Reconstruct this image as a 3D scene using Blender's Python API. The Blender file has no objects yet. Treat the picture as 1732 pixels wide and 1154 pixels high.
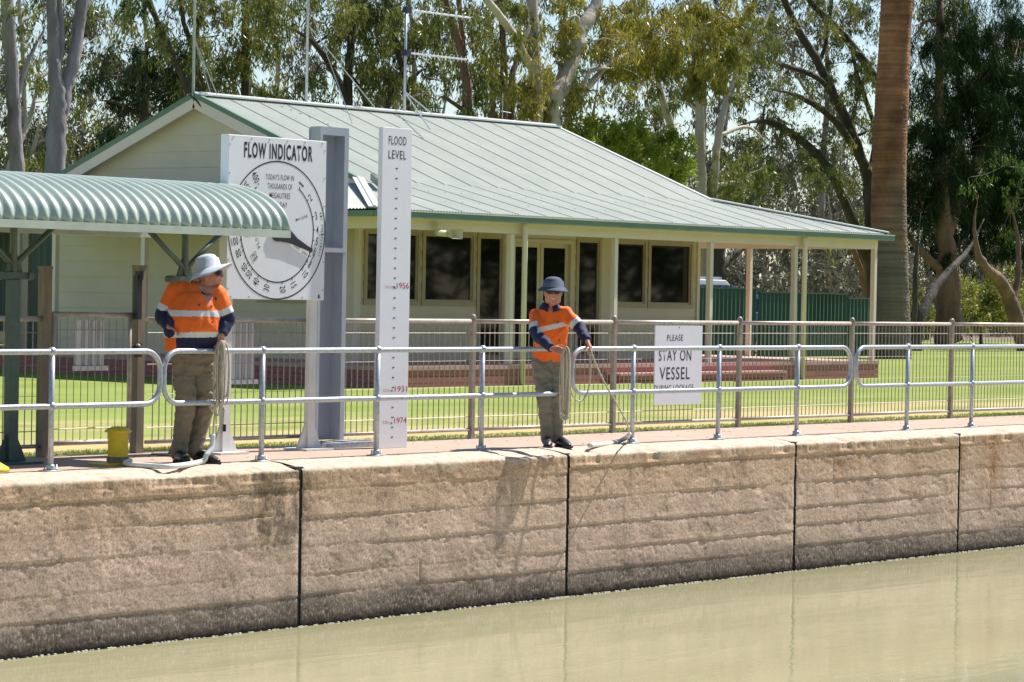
import bpy, bmesh, math, random
import numpy as np
from mathutils import Vector, Matrix, noise as mnoise
R = math.radians
PI = math.pi
rnd = random.Random(7)
sc = bpy.context.scene
col = sc.collection

# ------------------------------------------------------------------ camera
YAW, PITCH, ROLL = R(39.6), R(0.975), R(1.05)
FPX, PW, PH = 4850.0, 1732.0, 1154.0
CAM = np.array([0.0, -17.75, 1.567])
f0 = np.array([math.cos(YAW)*math.cos(PITCH), math.sin(YAW)*math.cos(PITCH), -math.sin(PITCH)])
rh = np.array([math.sin(YAW), -math.cos(YAW), 0.0])
u0 = np.cross(rh, f0)
rc = rh*math.cos(ROLL) + u0*math.sin(ROLL)
uc = -rh*math.sin(ROLL) + u0*math.cos(ROLL)
cam = bpy.data.objects.new('camera', bpy.data.cameras.new('camera'))
col.objects.link(cam)
m = Matrix.Identity(4)
for i in range(3):
    m[i][0], m[i][1], m[i][2], m[i][3] = rc[i], uc[i], -f0[i], CAM[i]
cam.matrix_world = m
cam.data.sensor_width = 36.0
cam.data.lens = 36.0*FPX/PW
cam.data.clip_start = 0.5
cam.data.clip_end = 3000
sc.camera = cam

def at(px, py, ax, v):
    """world point seen at pixel px,py of the survey photo on the plane ax = v"""
    d = f0 + rc*(px-866.0)/FPX - uc*(py-577.0)/FPX
    i = 'xyz'.index(ax)
    return CAM + d*((v-CAM[i])/d[i])

# ------------------------------------------------------------------ light
SUN = Vector((0.68, -0.12, 1.0)).normalized()
w = bpy.data.worlds.new("World"); sc.world = w; w.use_nodes = True
nt = w.node_tree; nt.nodes.clear()
sky = nt.nodes.new('ShaderNodeTexSky'); sky.sky_type = 'NISHITA'; sky.sun_disc = False
sky.sun_elevation = math.asin(SUN.z); sky.sun_rotation = math.atan2(SUN.x, SUN.y)
sky.air_density = 1.0; sky.dust_density = 0.4; sky.ozone_density = 2.0
bg = nt.nodes.new('ShaderNodeBackground'); bg.inputs[1].default_value = 0.078
wo = nt.nodes.new('ShaderNodeOutputWorld')
nt.links.new(sky.outputs[0], bg.inputs[0]); nt.links.new(bg.outputs[0], wo.inputs[0])
sd = bpy.data.lights.new('sun', 'SUN'); sd.energy = 5.0; sd.angle = R(0.5); sd.color = (1.0, 0.95, 0.87)
sun = bpy.data.objects.new('sun', sd); col.objects.link(sun)
sun.rotation_euler = SUN.to_track_quat('Z', 'Y').to_euler(); sun.location = (30, -20, 40)
sc.view_settings.view_transform = 'Standard'; sc.view_settings.look = 'None'
sc.view_settings.exposure = 0.82; sc.view_settings.gamma = 1.0
sc.cycles.max_bounces = 6; sc.cycles.transparent_max_bounces = 6

# ------------------------------------------------------------------ materials
def mat(name, c1, c2=None, scale=5.0, rough=0.7, metal=0.0, bump=0.0, bscale=None, spec=0.5, detail=4, stretch=None, bdist=0.01):
    M = bpy.data.materials.new(name); M.use_nodes = True
    n = M.node_tree.nodes; l = M.node_tree.links; b = n['Principled BSDF']
    b.inputs['Roughness'].default_value = rough; b.inputs['Metallic'].default_value = metal
    b.inputs['Specular IOR Level'].default_value = spec
    c2 = c2 or tuple(x*0.8 for x in c1)
    tc = n.new('ShaderNodeNewGeometry')
    mp = n.new('ShaderNodeMapping'); mp.inputs['Scale'].default_value = stretch or (1, 1, 1)
    l.new(tc.outputs['Position'], mp.inputs[0])
    t = n.new('ShaderNodeTexNoise'); t.inputs['Scale'].default_value = scale; t.inputs['Detail'].default_value = detail
    t.inputs['Roughness'].default_value = 0.6
    l.new(mp.outputs[0], t.inputs['Vector'])
    cr = n.new('ShaderNodeValToRGB')
    cr.color_ramp.elements[0].position = 0.32; cr.color_ramp.elements[1].position = 0.68
    cr.color_ramp.elements[0].color = (*c2, 1); cr.color_ramp.elements[1].color = (*c1, 1)
    l.new(t.outputs['Fac'], cr.inputs[0]); l.new(cr.outputs[0], b.inputs['Base Color'])
    if bump:
        t2 = n.new('ShaderNodeTexNoise'); t2.inputs['Scale'].default_value = bscale or scale*6; t2.inputs['Detail'].default_value = 5
        l.new(mp.outputs[0], t2.inputs['Vector'])
        bp = n.new('ShaderNodeBump'); bp.inputs['Strength'].default_value = bump; bp.inputs['Distance'].default_value = bdist
        l.new(t2.outputs['Fac'], bp.inputs['Height']); l.new(bp.outputs[0], b.inputs['Normal'])
    return M

def leafmat(name, cols, trans=0.35, rough=0.45, gloss=.04):
    M = bpy.data.materials.new(name); M.use_nodes = True
    n = M.node_tree.nodes; l = M.node_tree.links; n.clear()
    o = n.new('ShaderNodeOutputMaterial'); g = n.new('ShaderNodeNewGeometry')
    cr = n.new('ShaderNodeValToRGB'); cr.color_ramp.elements.remove(cr.color_ramp.elements[1])
    for i, c in enumerate(cols):
        e = cr.color_ramp.elements[0] if i == 0 else cr.color_ramp.elements.new(i/(len(cols)-1))
        e.color = (*c, 1)
    # clump-scale colour difference (older and younger shoots) mixed with leaf-scale difference
    nz = n.new('ShaderNodeTexNoise'); nz.inputs['Scale'].default_value = 0.55; nz.inputs['Detail'].default_value = 2
    l.new(g.outputs['Position'], nz.inputs['Vector'])
    ad = n.new('ShaderNodeMath'); ad.operation = 'MULTIPLY_ADD'; ad.inputs[1].default_value = 1.6; ad.inputs[2].default_value = -0.55
    l.new(nz.outputs['Fac'], ad.inputs[0])
    mx = n.new('ShaderNodeMath'); mx.operation = 'ADD'
    sc2 = n.new('ShaderNodeMath'); sc2.operation = 'MULTIPLY'; sc2.inputs[1].default_value = 0.5
    l.new(g.outputs['Random Per Island'], sc2.inputs[0]); l.new(ad.outputs[0], mx.inputs[0]); l.new(sc2.outputs[0], mx.inputs[1])
    l.new(mx.outputs[0], cr.inputs[0])
    d = n.new('ShaderNodeBsdfDiffuse'); tr = n.new('ShaderNodeBsdfTranslucent'); gl = n.new('ShaderNodeBsdfGlossy')
    gl.inputs['Roughness'].default_value = rough; gl.inputs['Color'].default_value = (0.8, 0.85, 0.8, 1)
    m1 = n.new('ShaderNodeMixShader'); m1.inputs[0].default_value = trans
    m2 = n.new('ShaderNodeMixShader'); m2.inputs[0].default_value = gloss
    l.new(cr.outputs[0], d.inputs[0]); l.new(cr.outputs[0], tr.inputs[0])
    l.new(d.outputs[0], m1.inputs[1]); l.new(tr.outputs[0], m1.inputs[2])
    l.new(m1.outputs[0], m2.inputs[1]); l.new(gl.outputs[0], m2.inputs[2]); l.new(m2.outputs[0], o.inputs[0])
    return M

def flat(name, c, rough=0.6, metal=0.0, spec=0.5):
    return mat(name, c, tuple(x*0.88 for x in c), 12.0, rough, metal, spec=spec)

# ------------------------------------------------------------------ mesh helpers
class MB:
    def __init__(s): s.v = []; s.f = []; s.mi = []
    def add(s, vs, fs, mi=0):
        o = len(s.v); s.v += [tuple(map(float, p)) for p in vs]
        s.f += [tuple(i+o for i in f) for f in fs]; s.mi += [mi]*len(fs); return s
    def box(s, x0, x1, y0, y1, z0, z1, mi=0):
        v = [(x0,y0,z0),(x1,y0,z0),(x1,y1,z0),(x0,y1,z0),(x0,y0,z1),(x1,y0,z1),(x1,y1,z1),(x0,y1,z1)]
        f = [(0,3,2,1),(4,5,6,7),(0,1,5,4),(1,2,6,5),(2,3,7,6),(3,0,4,7)]
        return s.add(v, f, mi)
    def bar(s, p, q, w, h=None, up=(0,0,1), mi=0):
        p = Vector(p); q = Vector(q); h = h or w; d = (q-p).normalized(); up = Vector(up)
        if abs(d.dot(up)) > 0.98: up = Vector((0,1,0))
        a = d.cross(up).normalized()*w/2; b = a.cross(d).normalized()*h/2
        v = [p-a-b, p+a-b, p+a+b, p-a+b, q-a-b, q+a-b, q+a+b, q-a+b]
        return s.add(v, [(0,3,2,1),(4,5,6,7),(0,1,5,4),(1,2,6,5),(2,3,7,6),(3,0,4,7)], mi)
    def tube(s, pts, r, n=10, cap=True, ry=None, ref=None, mi=0, closed=False):
        """swept tube; r number or list; ry optional second radii (elliptical); ref = direction of r"""
        P = [Vector(p) for p in pts]; N = len(P)
        rs = r if isinstance(r, (list, tuple)) else [r]*N
        rys = ry if isinstance(ry, (list, tuple)) else ([ry]*N if ry else rs)
        rv = Vector(ref) if ref else None; prev = None; vs = []
        for i in range(N):
            if closed: t = (P[(i+1) % N]-P[i-1])
            else: t = P[min(i+1, N-1)]-P[max(i-1, 0)]
            t.normalize()
            if rv is not None: a = rv-t*rv.dot(t)
            elif prev is None:
                a = Vector((0,0,1)) if abs(t.z) < 0.9 else Vector((1,0,0)); a = a-t*a.dot(t)
            else: a = prev-t*prev.dot(t)
            a.normalize(); prev = a; b = t.cross(a)
            for k in range(n):
                th = 2*PI*k/n
                vs.append(P[i]+a*(math.cos(th)*rs[i])+b*(math.sin(th)*rys[i]))
        fs = []
        for i in range(N if closed else N-1):
            j = (i+1) % N
            for k in range(n):
                fs.append((i*n+k, i*n+(k+1) % n, j*n+(k+1) % n, j*n+k))
        if cap and not closed:
            fs.append(tuple(reversed(range(n)))); fs.append(tuple(range((N-1)*n, N*n)))
        return s.add(vs, fs, mi)
    def ball(s, c, r, n=10, m=7, sx=1, sy=1, sz=1, mi=0):
        vs = [(c[0], c[1], c[2]-r*sz)]; fs = []
        for i in range(1, m):
            ph = -PI/2+PI*i/m
            for k in range(n):
                th = 2*PI*k/n
                vs.append((c[0]+r*sx*math.cos(ph)*math.cos(th), c[1]+r*sy*math.cos(ph)*math.sin(th), c[2]+r*sz*math.sin(ph)))
        vs.append((c[0], c[1], c[2]+r*sz)); L = len(vs)-1
        for k in range(n):
            fs.append((0, 1+(k+1) % n, 1+k)); fs.append((L, 1+(m-2)*n+k, 1+(m-2)*n+(k+1) % n))
            for i in range(m-2):
                a = 1+i*n; b = a+n
                fs.append((a+k, a+(k+1) % n, b+(k+1) % n, b+k))
        return s.add(vs, fs, mi)
    def lathe(s, c, prof, n=20, mi=0):
        vs = []; fs = []
        for (r, z) in prof:
            for k in range(n):
                th = 2*PI*k/n; vs.append((c[0]+r*math.cos(th), c[1]+r*math.sin(th), c[2]+z))
        for i in range(len(prof)-1):
            for k in range(n): fs.append((i*n+k, i*n+(k+1) % n, (i+1)*n+(k+1) % n, (i+1)*n+k))
        fs.append(tuple(reversed(range(n)))); fs.append(tuple(range((len(prof)-1)*n, len(prof)*n)))
        return s.add(vs, fs, mi)
    def build(s, name, mats, parent=None, smooth=False, bevel=0):
        me = bpy.data.meshes.new(name); me.from_pydata(s.v, [], s.f)
        for mm in (mats if isinstance(mats, (list, tuple)) else [mats]): me.materials.append(mm)
        me.polygons.foreach_set('material_index', s.mi)
        if smooth: me.polygons.foreach_set('use_smooth', [True]*len(me.polygons))
        me.update()
        return link(name, me, parent, bevel)

def link(name, me, parent=None, bevel=0):
    o = bpy.data.objects.new(name, me); col.objects.link(o)
    if parent is not None:
        o.parent = parent
        rt = parent.get('_o') if parent.get('_o') is not None else None
        o.location = (0, 0, 0)
        L = abs_loc(parent)
        o.matrix_parent_inverse = Matrix.Identity(4)
        me.transform(Matrix.Translation(-L))
    if bevel:
        b = o.modifiers.new('bevel', 'BEVEL'); b.width = bevel; b.segments = 2; b.limit_method = 'ANGLE'
    return o
def abs_loc(o):
    L = Vector(o.location); p = o.parent
    while p: L += Vector(p.location); p = p.parent
    return L
def tag(o, label=None, cat=None, group=None, kind=None):
    if label: o['label'] = label
    if cat: o['category'] = cat
    if group: o['group'] = group
    if kind: o['kind'] = kind
    return o
def thing(name, label, cat, loc=(0, 0, 0), group=None):
    o = bpy.data.objects.new(name, None); col.objects.link(o); o.location = loc; o.empty_display_size = 0.2
    return tag(o, label, cat, group)
def npmesh(name, V, F, mats, parent=None, smooth=False, midx=None):
    """V (n,3) float, F (m,4) int"""
    me = bpy.data.meshes.new(name); V = np.asarray(V, np.float32); F = np.asarray(F, np.int32)
    k = F.shape[1]
    me.vertices.add(len(V)); me.vertices.foreach_set('co', V.ravel())
    me.loops.add(F.size); me.loops.foreach_set('vertex_index', F.ravel())
    me.polygons.add(len(F)); me.polygons.foreach_set('loop_start', np.arange(0, F.size, k, dtype=np.int32))
    me.polygons.foreach_set('loop_total', np.full(len(F), k, np.int32))
    if smooth: me.polygons.foreach_set('use_smooth', np.ones(len(F), bool))
    for mm in (mats if isinstance(mats, (list, tuple)) else [mats]): me.materials.append(mm)
    if midx is not None: me.polygons.foreach_set('material_index', np.asarray(midx, np.int32))
    me.update(calc_edges=True)
    return link(name, me, parent)
def grid_faces(nr, nc):
    a = np.arange((nr-1)*nc).reshape(nr-1, nc)[:, :-1].ravel()
    return np.stack([a, a+1, a+nc+1, a+nc], 1)
def vnoise(x, y, seed, oct=4, gain=0.55):
    """2-D value noise, numpy"""
    out = np.zeros(np.broadcast(x, y).shape); amp = 1.0; tot = 0
    for o in range(oct):
        g = np.random.RandomState(seed+o).rand(256, 256)
        xi = np.floor(x).astype(int); yi = np.floor(y).astype(int); fx = x-xi; fy = y-yi
        fx = fx*fx*(3-2*fx); fy = fy*fy*(3-2*fy)
        a = g[xi % 256, yi % 256]; b = g[(xi+1) % 256, yi % 256]; c = g[xi % 256, (yi+1) % 256]; d = g[(xi+1) % 256, (yi+1) % 256]
        out += amp*((a*(1-fx)+b*fx)*(1-fy)+(c*(1-fx)+d*fx)*fy); tot += amp
        amp *= gain; x = x*2.03+7.1; y = y*2.03+3.7
    return out/tot
def text_part(body, cx, cz, w_, h_, y, ang, m_, parent, offset=0.0, name='lettering'):
    """flat raised lettering on a board facing -y; fitted to w_ x h_ metres, rotated by ang in the board's plane"""
    cu = bpy.data.curves.new('t', 'FONT'); cu.body = body; cu.offset = offset*.6; cu.extrude = 0.0; cu.resolution_u = 4; cu.space_character = (1.2 if offset > .03 else 1.12) if offset > 0 else 1.0
    ob = bpy.data.objects.new('t', cu); col.objects.link(ob)
    bpy.context.view_layer.update()
    me = bpy.data.meshes.new_from_object(ob.evaluated_get(bpy.context.evaluated_depsgraph_get()))
    bpy.data.objects.remove(ob)
    co = np.zeros(len(me.vertices)*3); me.vertices.foreach_get('co', co); co = co.reshape(-1, 3)
    lo = co.min(0); hi = co.max(0); c = (lo+hi)/2
    if w_ is None: w_ = (hi[0]-lo[0])*h_/.72*.62
    if body == '1' : w_ = .016
    X = (co[:, 0]-c[0])*w_/(hi[0]-lo[0]); Z = (co[:, 1]-c[1])*h_/(hi[1]-lo[1])
    ca, sa = math.cos(ang), math.sin(ang)
    out = np.stack([cx+X*ca-Z*sa, np.full(len(X), y), cz+X*sa+Z*ca], 1)
    me.vertices.foreach_set('co', out.ravel().astype(np.float32)); me.update()
    me.materials.clear(); me.materials.append(m_)
    return link(name, me, parent)

# ------------------------------------------------------------------ shared materials
M_white = mat('white_paint', (0.78, 0.80, 0.84), (0.74, 0.76, 0.80), 3, 0.45)
M_black = flat('black_lettering', (0.02, 0.022, 0.035), 0.5)
M_red = flat('red_lettering', (0.42, 0.03, 0.05), 0.5)
M_galv = mat('galvanised_steel', (0.52, 0.55, 0.60), (0.33, 0.36, 0.41), 30, 0.42, 0.45, bump=0.1)
M_fence = mat('weathered_fence_steel', (0.36, 0.31, 0.27), (0.24, 0.20, 0.17), 14, 0.5, 0.3)
M_fence_rail = mat('fence_rail_steel', (0.50, 0.45, 0.41), (0.36, 0.32, 0.28), 14, 0.5, 0.3)
M_wire = mat('fence_wire', (0.40, 0.36, 0.33), (0.26, 0.22, 0.19), 20, 0.5, 0.4)
M_gatepost = mat('weathered_gate_post', (0.27, 0.22, 0.17), (0.16, 0.13, 0.10), 10, 0.7, stretch=(1, 1, .2))
M_green = mat('heritage_green_steel', (0.085, 0.13, 0.11), (0.06, 0.095, 0.08), 8, 0.45)
M_cream = mat('cream_paint', (0.64, 0.575, 0.455), (0.59, 0.53, 0.415), 1.5, 0.6)
M_creamtrim = mat('cream_trim_paint', (0.74, 0.655, 0.60), (0.69, 0.605, 0.55), 2, 0.55)
M_frame = mat('window_frame_paint', (0.42, 0.37, 0.27), (0.36, 0.31, 0.22), 3, 0.5)
M_deck = mat('red_stained_timber', (0.40, 0.15, 0.13), (0.28, 0.10, 0.09), 7, 0.65, stretch=(.15, 1, 4), bump=0.2)
M_yellow = mat('yellow_paint', (0.80, 0.60, 0.02), (0.72, 0.50, 0.02), 9, 0.45)
M_gutter = mat('gutter_green', (0.13, 0.22, 0.16), (0.10, 0.18, 0.13), 2, 0.4)

def roofmat(name, c1, c2):
    M = mat(name, c1, c2, 1.3, 0.5, 0.0, detail=6, spec=0.35)
    return M
M_roof = roofmat('pale_green_roof_steel', (0.43, 0.455, 0.41), (0.37, 0.40, 0.36))
M_roofcap = flat('pale_roof_capping', (0.60, 0.64, 0.61), 0.45)
M_seam = flat('roof_sheet_lap', (0.29, 0.32, 0.30), 0.6)
M_canopy = mat('canopy_steel', (0.36, 0.43, 0.39), (0.30, 0.37, 0.335), 3, 0.38)

# glass: dark, mirror-like panes
def glassmat():
    M = bpy.data.materials.new('dark_window_glass'); M.use_nodes = True
    b = M.node_tree.nodes['Principled BSDF']; b.inputs['Base Color'].default_value = (0.006, 0.007, 0.009, 1)
    b.inputs['Roughness'].default_value = 0.03; b.inputs['Specular IOR Level'].default_value = 0.42
    return M
M_glass = glassmat()

# ------------------------------------------------------------------ ground, path, water
LZ = -0.08
def lawnmat():
    M = mat('lawn_grass', (0.235, 0.285, 0.075), (0.165, 0.215, 0.045), 0.5, 0.9, bump=0.5, bscale=30, spec=0.1, detail=8, stretch=(.45, 1.2, 1), bdist=0.03)
    n = M.node_tree.nodes; l = M.node_tree.links; b = n['Principled BSDF']
    g = n.new('ShaderNodeNewGeometry'); s = n.new('ShaderNodeSeparateXYZ'); l.new(g.outputs['Position'], s.inputs[0])
    t = n.new('ShaderNodeTexNoise'); t.inputs['Scale'].default_value = 0.45; t.inputs['Detail'].default_value = 9; t.inputs['Roughness'].default_value = 0.68
    mp = n.new('ShaderNodeMapping'); mp.inputs['Scale'].default_value = (.55, 1.4, 1); l.new(g.outputs['Position'], mp.inputs[0]); l.new(mp.outputs[0], t.inputs[0])
    # thin dry turf in a band along the path fence (a worn strip of the real lawn)
    mr = n.new('ShaderNodeMapRange'); mr.inputs['From Min'].default_value = 2.5; mr.inputs['From Max'].default_value = 11.0
    mr.inputs['To Min'].default_value = 0.30; mr.inputs['To Max'].default_value = -0.16
    l.new(s.outputs['Y'], mr.inputs[0])
    a = n.new('ShaderNodeMath'); l.new(t.outputs['Fac'], a.inputs[0]); l.new(mr.outputs[0], a.inputs[1])
    cr = n.new('ShaderNodeValToRGB'); cr.color_ramp.elements[0].position = 0.50; cr.color_ramp.elements[1].position = 0.74
    l.new(a.outputs[0], cr.inputs[0])
    mx = n.new('ShaderNodeMix'); mx.data_type = 'RGBA'
    old = b.inputs['Base Color'].links[0].from_socket
    l.new(cr.outputs[0], mx.inputs[0]); l.new(old, mx.inputs[6]); mx.inputs[7].default_value = (0.42, 0.34, 0.165, 1)
    l.new(mx.outputs[2], b.inputs['Base Color'])
    return M
M_lawn = lawnmat()
tag(MB().add([(-300, 2.12, LZ), (900, 2.12, LZ), (900, 900, LZ), (-300, 900, LZ)], [(0, 1, 2, 3)]).build('lawn', M_lawn), kind='structure')
M_path = mat('pink_path_concrete', (0.42, 0.305, 0.235), (0.35, 0.25, 0.19), 1.6, 0.85, bump=0.15, bscale=60, detail=8)
pb = MB(); pb.box(-60, 160, 0.40, 2.12, -0.4, 0.0); tag(pb.build('path', M_path), kind='structure')
# far side dirt under the bush behind the lawn
M_dirt = mat('leaf_litter_ground', (0.22, 0.17, 0.11), (0.12, 0.10, 0.06), 0.8, 0.95, detail=8)
tag(MB().add([(-300, 46, LZ+.01), (900, 34, LZ+.01), (900, 899, LZ+.01), (-300, 899, LZ+.01)], [(0, 1, 2, 3)]).build('ground', M_dirt), kind='structure')

def watermat():
    M = bpy.data.materials.new('murky_river_water'); M.use_nodes = True
    n = M.node_tree.nodes; l = M.node_tree.links; b = n['Principled BSDF']
    g = n.new('ShaderNodeNewGeometry')
    mp = n.new('ShaderNodeMapping'); mp.inputs['Scale'].default_value = (0.35, 1.1, 1); mp.inputs['Rotation'].default_value = (0, 0, R(8))
    l.new(g.outputs['Position'], mp.inputs[0])
    t = n.new('ShaderNodeTexNoise'); t.inputs['Scale'].default_value = 0.7; t.inputs['Detail'].default_value = 5; l.new(mp.outputs[0], t.inputs[0])
    cr = n.new('ShaderNodeValToRGB'); cr.color_ramp.elements[0].position = 0.3; cr.color_ramp.elements[1].position = 0.7
    cr.color_ramp.elements[0].color = (0.305, 0.288, 0.172, 1); cr.color_ramp.elements[1].color = (0.37, 0.348, 0.213, 1)
    l.new(t.outputs['Fac'], cr.inputs[0]); l.new(cr.outputs[0], b.inputs['Base Color'])
    b.inputs['Roughness'].default_value = 0.06; b.inputs['IOR'].default_value = 1.33; b.inputs['Specular IOR Level'].default_value = 0.6
    t2 = n.new('ShaderNodeTexNoise'); t2.inputs['Scale'].default_value = 3.2; t2.inputs['Detail'].default_value = 3; l.new(mp.outputs[0], t2.inputs[0])
    t3 = n.new('ShaderNodeTexNoise'); t3.inputs['Scale'].default_value = 0.5; t3.inputs['Detail'].default_value = 2; l.new(mp.outputs[0], t3.inputs[0])
    mu = n.new('ShaderNodeMath'); mu.operation = 'MULTIPLY'; l.new(t2.outputs['Fac'], mu.inputs[0]); l.new(t3.outputs['Fac'], mu.inputs[1])
    bp = n.new('ShaderNodeBump'); bp.inputs['Strength'].default_value = 0.35; bp.inputs['Distance'].default_value = 0.03
    l.new(mu.outputs[0], bp.inputs['Height']); l.new(bp.outputs[0], b.inputs['Normal'])
    return M
WZ = -1.46
tag(MB().add([(-80, -60, WZ), (400, -60, WZ), (400, -0.012, WZ), (-80, -0.012, WZ)], [(0, 1, 2, 3)]).build('water', watermat()), kind='structure')

# ------------------------------------------------------------------ lock wall
def wallmat():
    M = bpy.data.materials.new('board_marked_concrete'); M.use_nodes = True
    n = M.node_tree.nodes; l = M.node_tree.links; b = n['Principled BSDF']; b.inputs['Roughness'].default_value = 0.9
    b.inputs['Specular IOR Level'].default_value = 0.15
    g = n.new('ShaderNodeNewGeometry'); s = n.new('ShaderNodeSeparateXYZ'); l.new(g.outputs['Position'], s.inputs[0])
    def noise(scale, det, st=(1, 1, 1), rough=0.6):
        mp = n.new('ShaderNodeMapping'); mp.inputs['Scale'].default_value = st; l.new(g.outputs['Position'], mp.inputs[0])
        t = n.new('ShaderNodeTexNoise'); t.inputs['Scale'].default_value = scale; t.inputs['Detail'].default_value = det
        t.inputs['Roughness'].default_value = rough; l.new(mp.outputs[0], t.inputs[0]); return t.outputs['Fac']
    def ramp(src, pts):
        cr = n.new('ShaderNodeValToRGB')
        while len(cr.color_ramp.elements) < len(pts): cr.color_ramp.elements.new(0.5)
        for e, (p, c) in zip(cr.color_ramp.elements, pts): e.position = p; e.color = (*c, 1) if len(c) == 3 else c
        l.new(src, cr.inputs[0]); return cr.outputs[0]
    def math_(op, a, b_):
        m_ = n.new('ShaderNodeMath'); m_.operation = op
        for i, v in enumerate((a, b_)):
            if isinstance(v, (int, float)): m_.inputs[i].default_value = v
            else: l.new(v, m_.inputs[i])
        return m_.outputs[0]
    def mixc(fac, a, b_, blend='MIX'):
        mx = n.new('ShaderNodeMix'); mx.data_type = 'RGBA'; mx.blend_type = blend
        for i, v in ((0, fac), (6, a), (7, b_)):
            if isinstance(v, (int, float)): mx.inputs[i].default_value = v
            elif isinstance(v, tuple): mx.inputs[i].default_value = (*v, 1)
            else: l.new(v, mx.inputs[i])
        return mx.outputs[2]
    z = s.outputs['Z']
    # height bands of old stain: tan near the top, greyer below, black algae at the waterline
    zz = math_('ADD', z, math_('MULTIPLY', math_('SUBTRACT', noise(1.1, 6, (1, 1, .5)), 0.5), 0.42))
    zn = math_('DIVIDE', math_('ADD', zz, 1.46), 1.46)
    base = ramp(zn, [(0.0, (0.13, 0.11, 0.10)), (0.13, (0.21, 0.175, 0.155)), (0.24, (0.56, 0.44, 0.375)), (0.55, (0.64, 0.50, 0.415)), (0.80, (0.60, 0.45, 0.335)), (0.93, (0.52, 0.375, 0.26)), (0.97, (0.60, 0.50, 0.39))])
    fine = ramp(noise(48, 5, (1, 1, 1), .75), [(0.34, (0.50, 0.47, 0.45)), (0.58, (1.15, 1.13, 1.11))])
    c = mixc(1.0, base, fine, 'MULTIPLY')
    pat = ramp(noise(2.3, 7, (1, 1, .8), .65), [(0.36, (0.80, 0.78, 0.76)), (0.60, (1.08, 1.07, 1.05))])
    c = mixc(1.0, c, pat, 'MULTIPLY')
    # vertical runs of dark weathering
    st = noise(5.0, 5, (2.2, 1, .16), .7)
    c = mixc(math_('MULTIPLY', ramp(st, [(0.60, (0, 0, 0)), (0.72, (1, 1, 1))]), 0.45), c, (0.10, 0.085, 0.07))
    # rust-brown runs
    st2 = noise(1.6, 4, (1.2, 1, .12), .5)
    up = ramp(zn, [(0.35, (0, 0, 0)), (0.95, (1, 1, 1))])
    c = mixc(math_('MULTIPLY', math_('MULTIPLY', ramp(st2, [(0.56, (0, 0, 0)), (0.68, (1, 1, 1))]), up), 0.55), c, (0.30, 0.16, 0.07))
    # lime bloom spots
    c = mixc(math_('MULTIPLY', ramp(noise(3.4, 3, (1, 1, .7)), [(0.70, (0, 0, 0)), (0.78, (1, 1, 1))]), 0.6), c, (0.62, 0.60, 0.58))
    # black mould blotches beside the joint of the near panel, rust run further along
    xx = s.outputs['X']
    def band(x0, wd, amp):
        return math_('MAXIMUM', math_('SUBTRACT', amp, math_('MULTIPLY', math_('ABSOLUTE', math_('SUBTRACT', xx, x0), 0.0), amp/wd)), 0.0)
    mo = math_('MULTIPLY', band(18.25, .62, 1.0), ramp(zn, [(0.35, (0, 0, 0)), (0.62, (1, 1, 1))]))
    mo = math_('MULTIPLY', mo, ramp(noise(9, 7, (1, 1, .45), .75), [(0.42, (0, 0, 0)), (0.56, (1, 1, 1))]))
    c = mixc(math_('MINIMUM', math_('MULTIPLY', mo, 1.0), .6), c, (0.06, 0.052, 0.045))
    ru = math_('MULTIPLY', band(30.7, .45, .8), math_('MULTIPLY', ramp(zn, [(0.3, (0, 0, 0)), (0.7, (1, 1, 1))]), ramp(noise(4, 5, (2, 1, .2), .6), [(0.4, (0, 0, 0)), (0.6, (1, 1, 1))])))
    c = mixc(ru, c, (0.33, 0.15, 0.06))
    for bx, bz, br in ((15.6, .55, .5), (19.6, .45, .3), (24.9, .7, .35), (27.9, .6, .4), (21.3, .35, .3)):
        bl = math_('MULTIPLY', band(bx, br, .7), ramp(noise(3.1+bx*.1, 6, (1, 1, 1.5), .7), [(0.50, (0, 0, 0)), (0.62, (1, 1, 1))]))
        c = mixc(bl, c, (0.17, 0.14, 0.12))
    # white gritty speckle in the algae zone
    low = ramp(z, [(0.0, (1, 1, 1)), (1.0, (1, 1, 1))])
    algae = ramp(math_('ADD', zn, 0.0), [(0.13, (1, 1, 1)), (0.30, (0, 0, 0))])
    spk = ramp(noise(45, 3, (1, 1, .45), .7), [(0.52, (0, 0, 0)), (0.66, (1, 1, 1))])
    c = mixc(math_('MULTIPLY', math_('MULTIPLY', algae, spk), 0.75), c, (0.50, 0.44, 0.38))
    wet = ramp(math_('ADD', math_('MULTIPLY', math_('ADD', z, 1.46), 6.0), math_('MULTIPLY', math_('SUBTRACT', noise(9, 5), .5), .5)), [(0.10, (1, 1, 1)), (0.62, (0, 0, 0))])
    c = mixc(wet, c, (0.022, 0.019, 0.017))
    l.new(c, b.inputs['Base Color'])
    cz = math_('ADD', z, math_('MULTIPLY', math_('SUBTRACT', noise(7, 5), 0.5), 0.06))
    top_ = ramp(math_('MULTIPLY', math_('ADD', cz, 0.10), 10.0), [(0.25, (0, 0, 0)), (0.55, (1, 1, 1))])
    tc_ = ramp(noise(9, 7, (1, 1, 1), .7), [(0.34, (0.38, 0.30, 0.23)), (0.6, (0.56, 0.47, 0.38))])
    c = mixc(top_, c, tc_); l.new(c, b.inputs['Base Color'])
    # fine gritty bump over the whole wall
    bp = n.new('ShaderNodeBump'); bp.inputs['Strength'].default_value = 0.45; bp.inputs['Distance'].default_value = 0.005
    l.new(noise(55, 5, (1, 1, 1), .65), bp.inputs['Height']); l.new(bp.outputs[0], b.inputs['Normal'])
    return M
M_wall = wallmat()
M_joint = flat('joint_filler', (0.05, 0.05, 0.055), 0.9)
wall = thing('lock_wall', 'long tan concrete lock wall with board marks and a black waterline', 'lock wall', (22.4, 0, -1.46))
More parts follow.
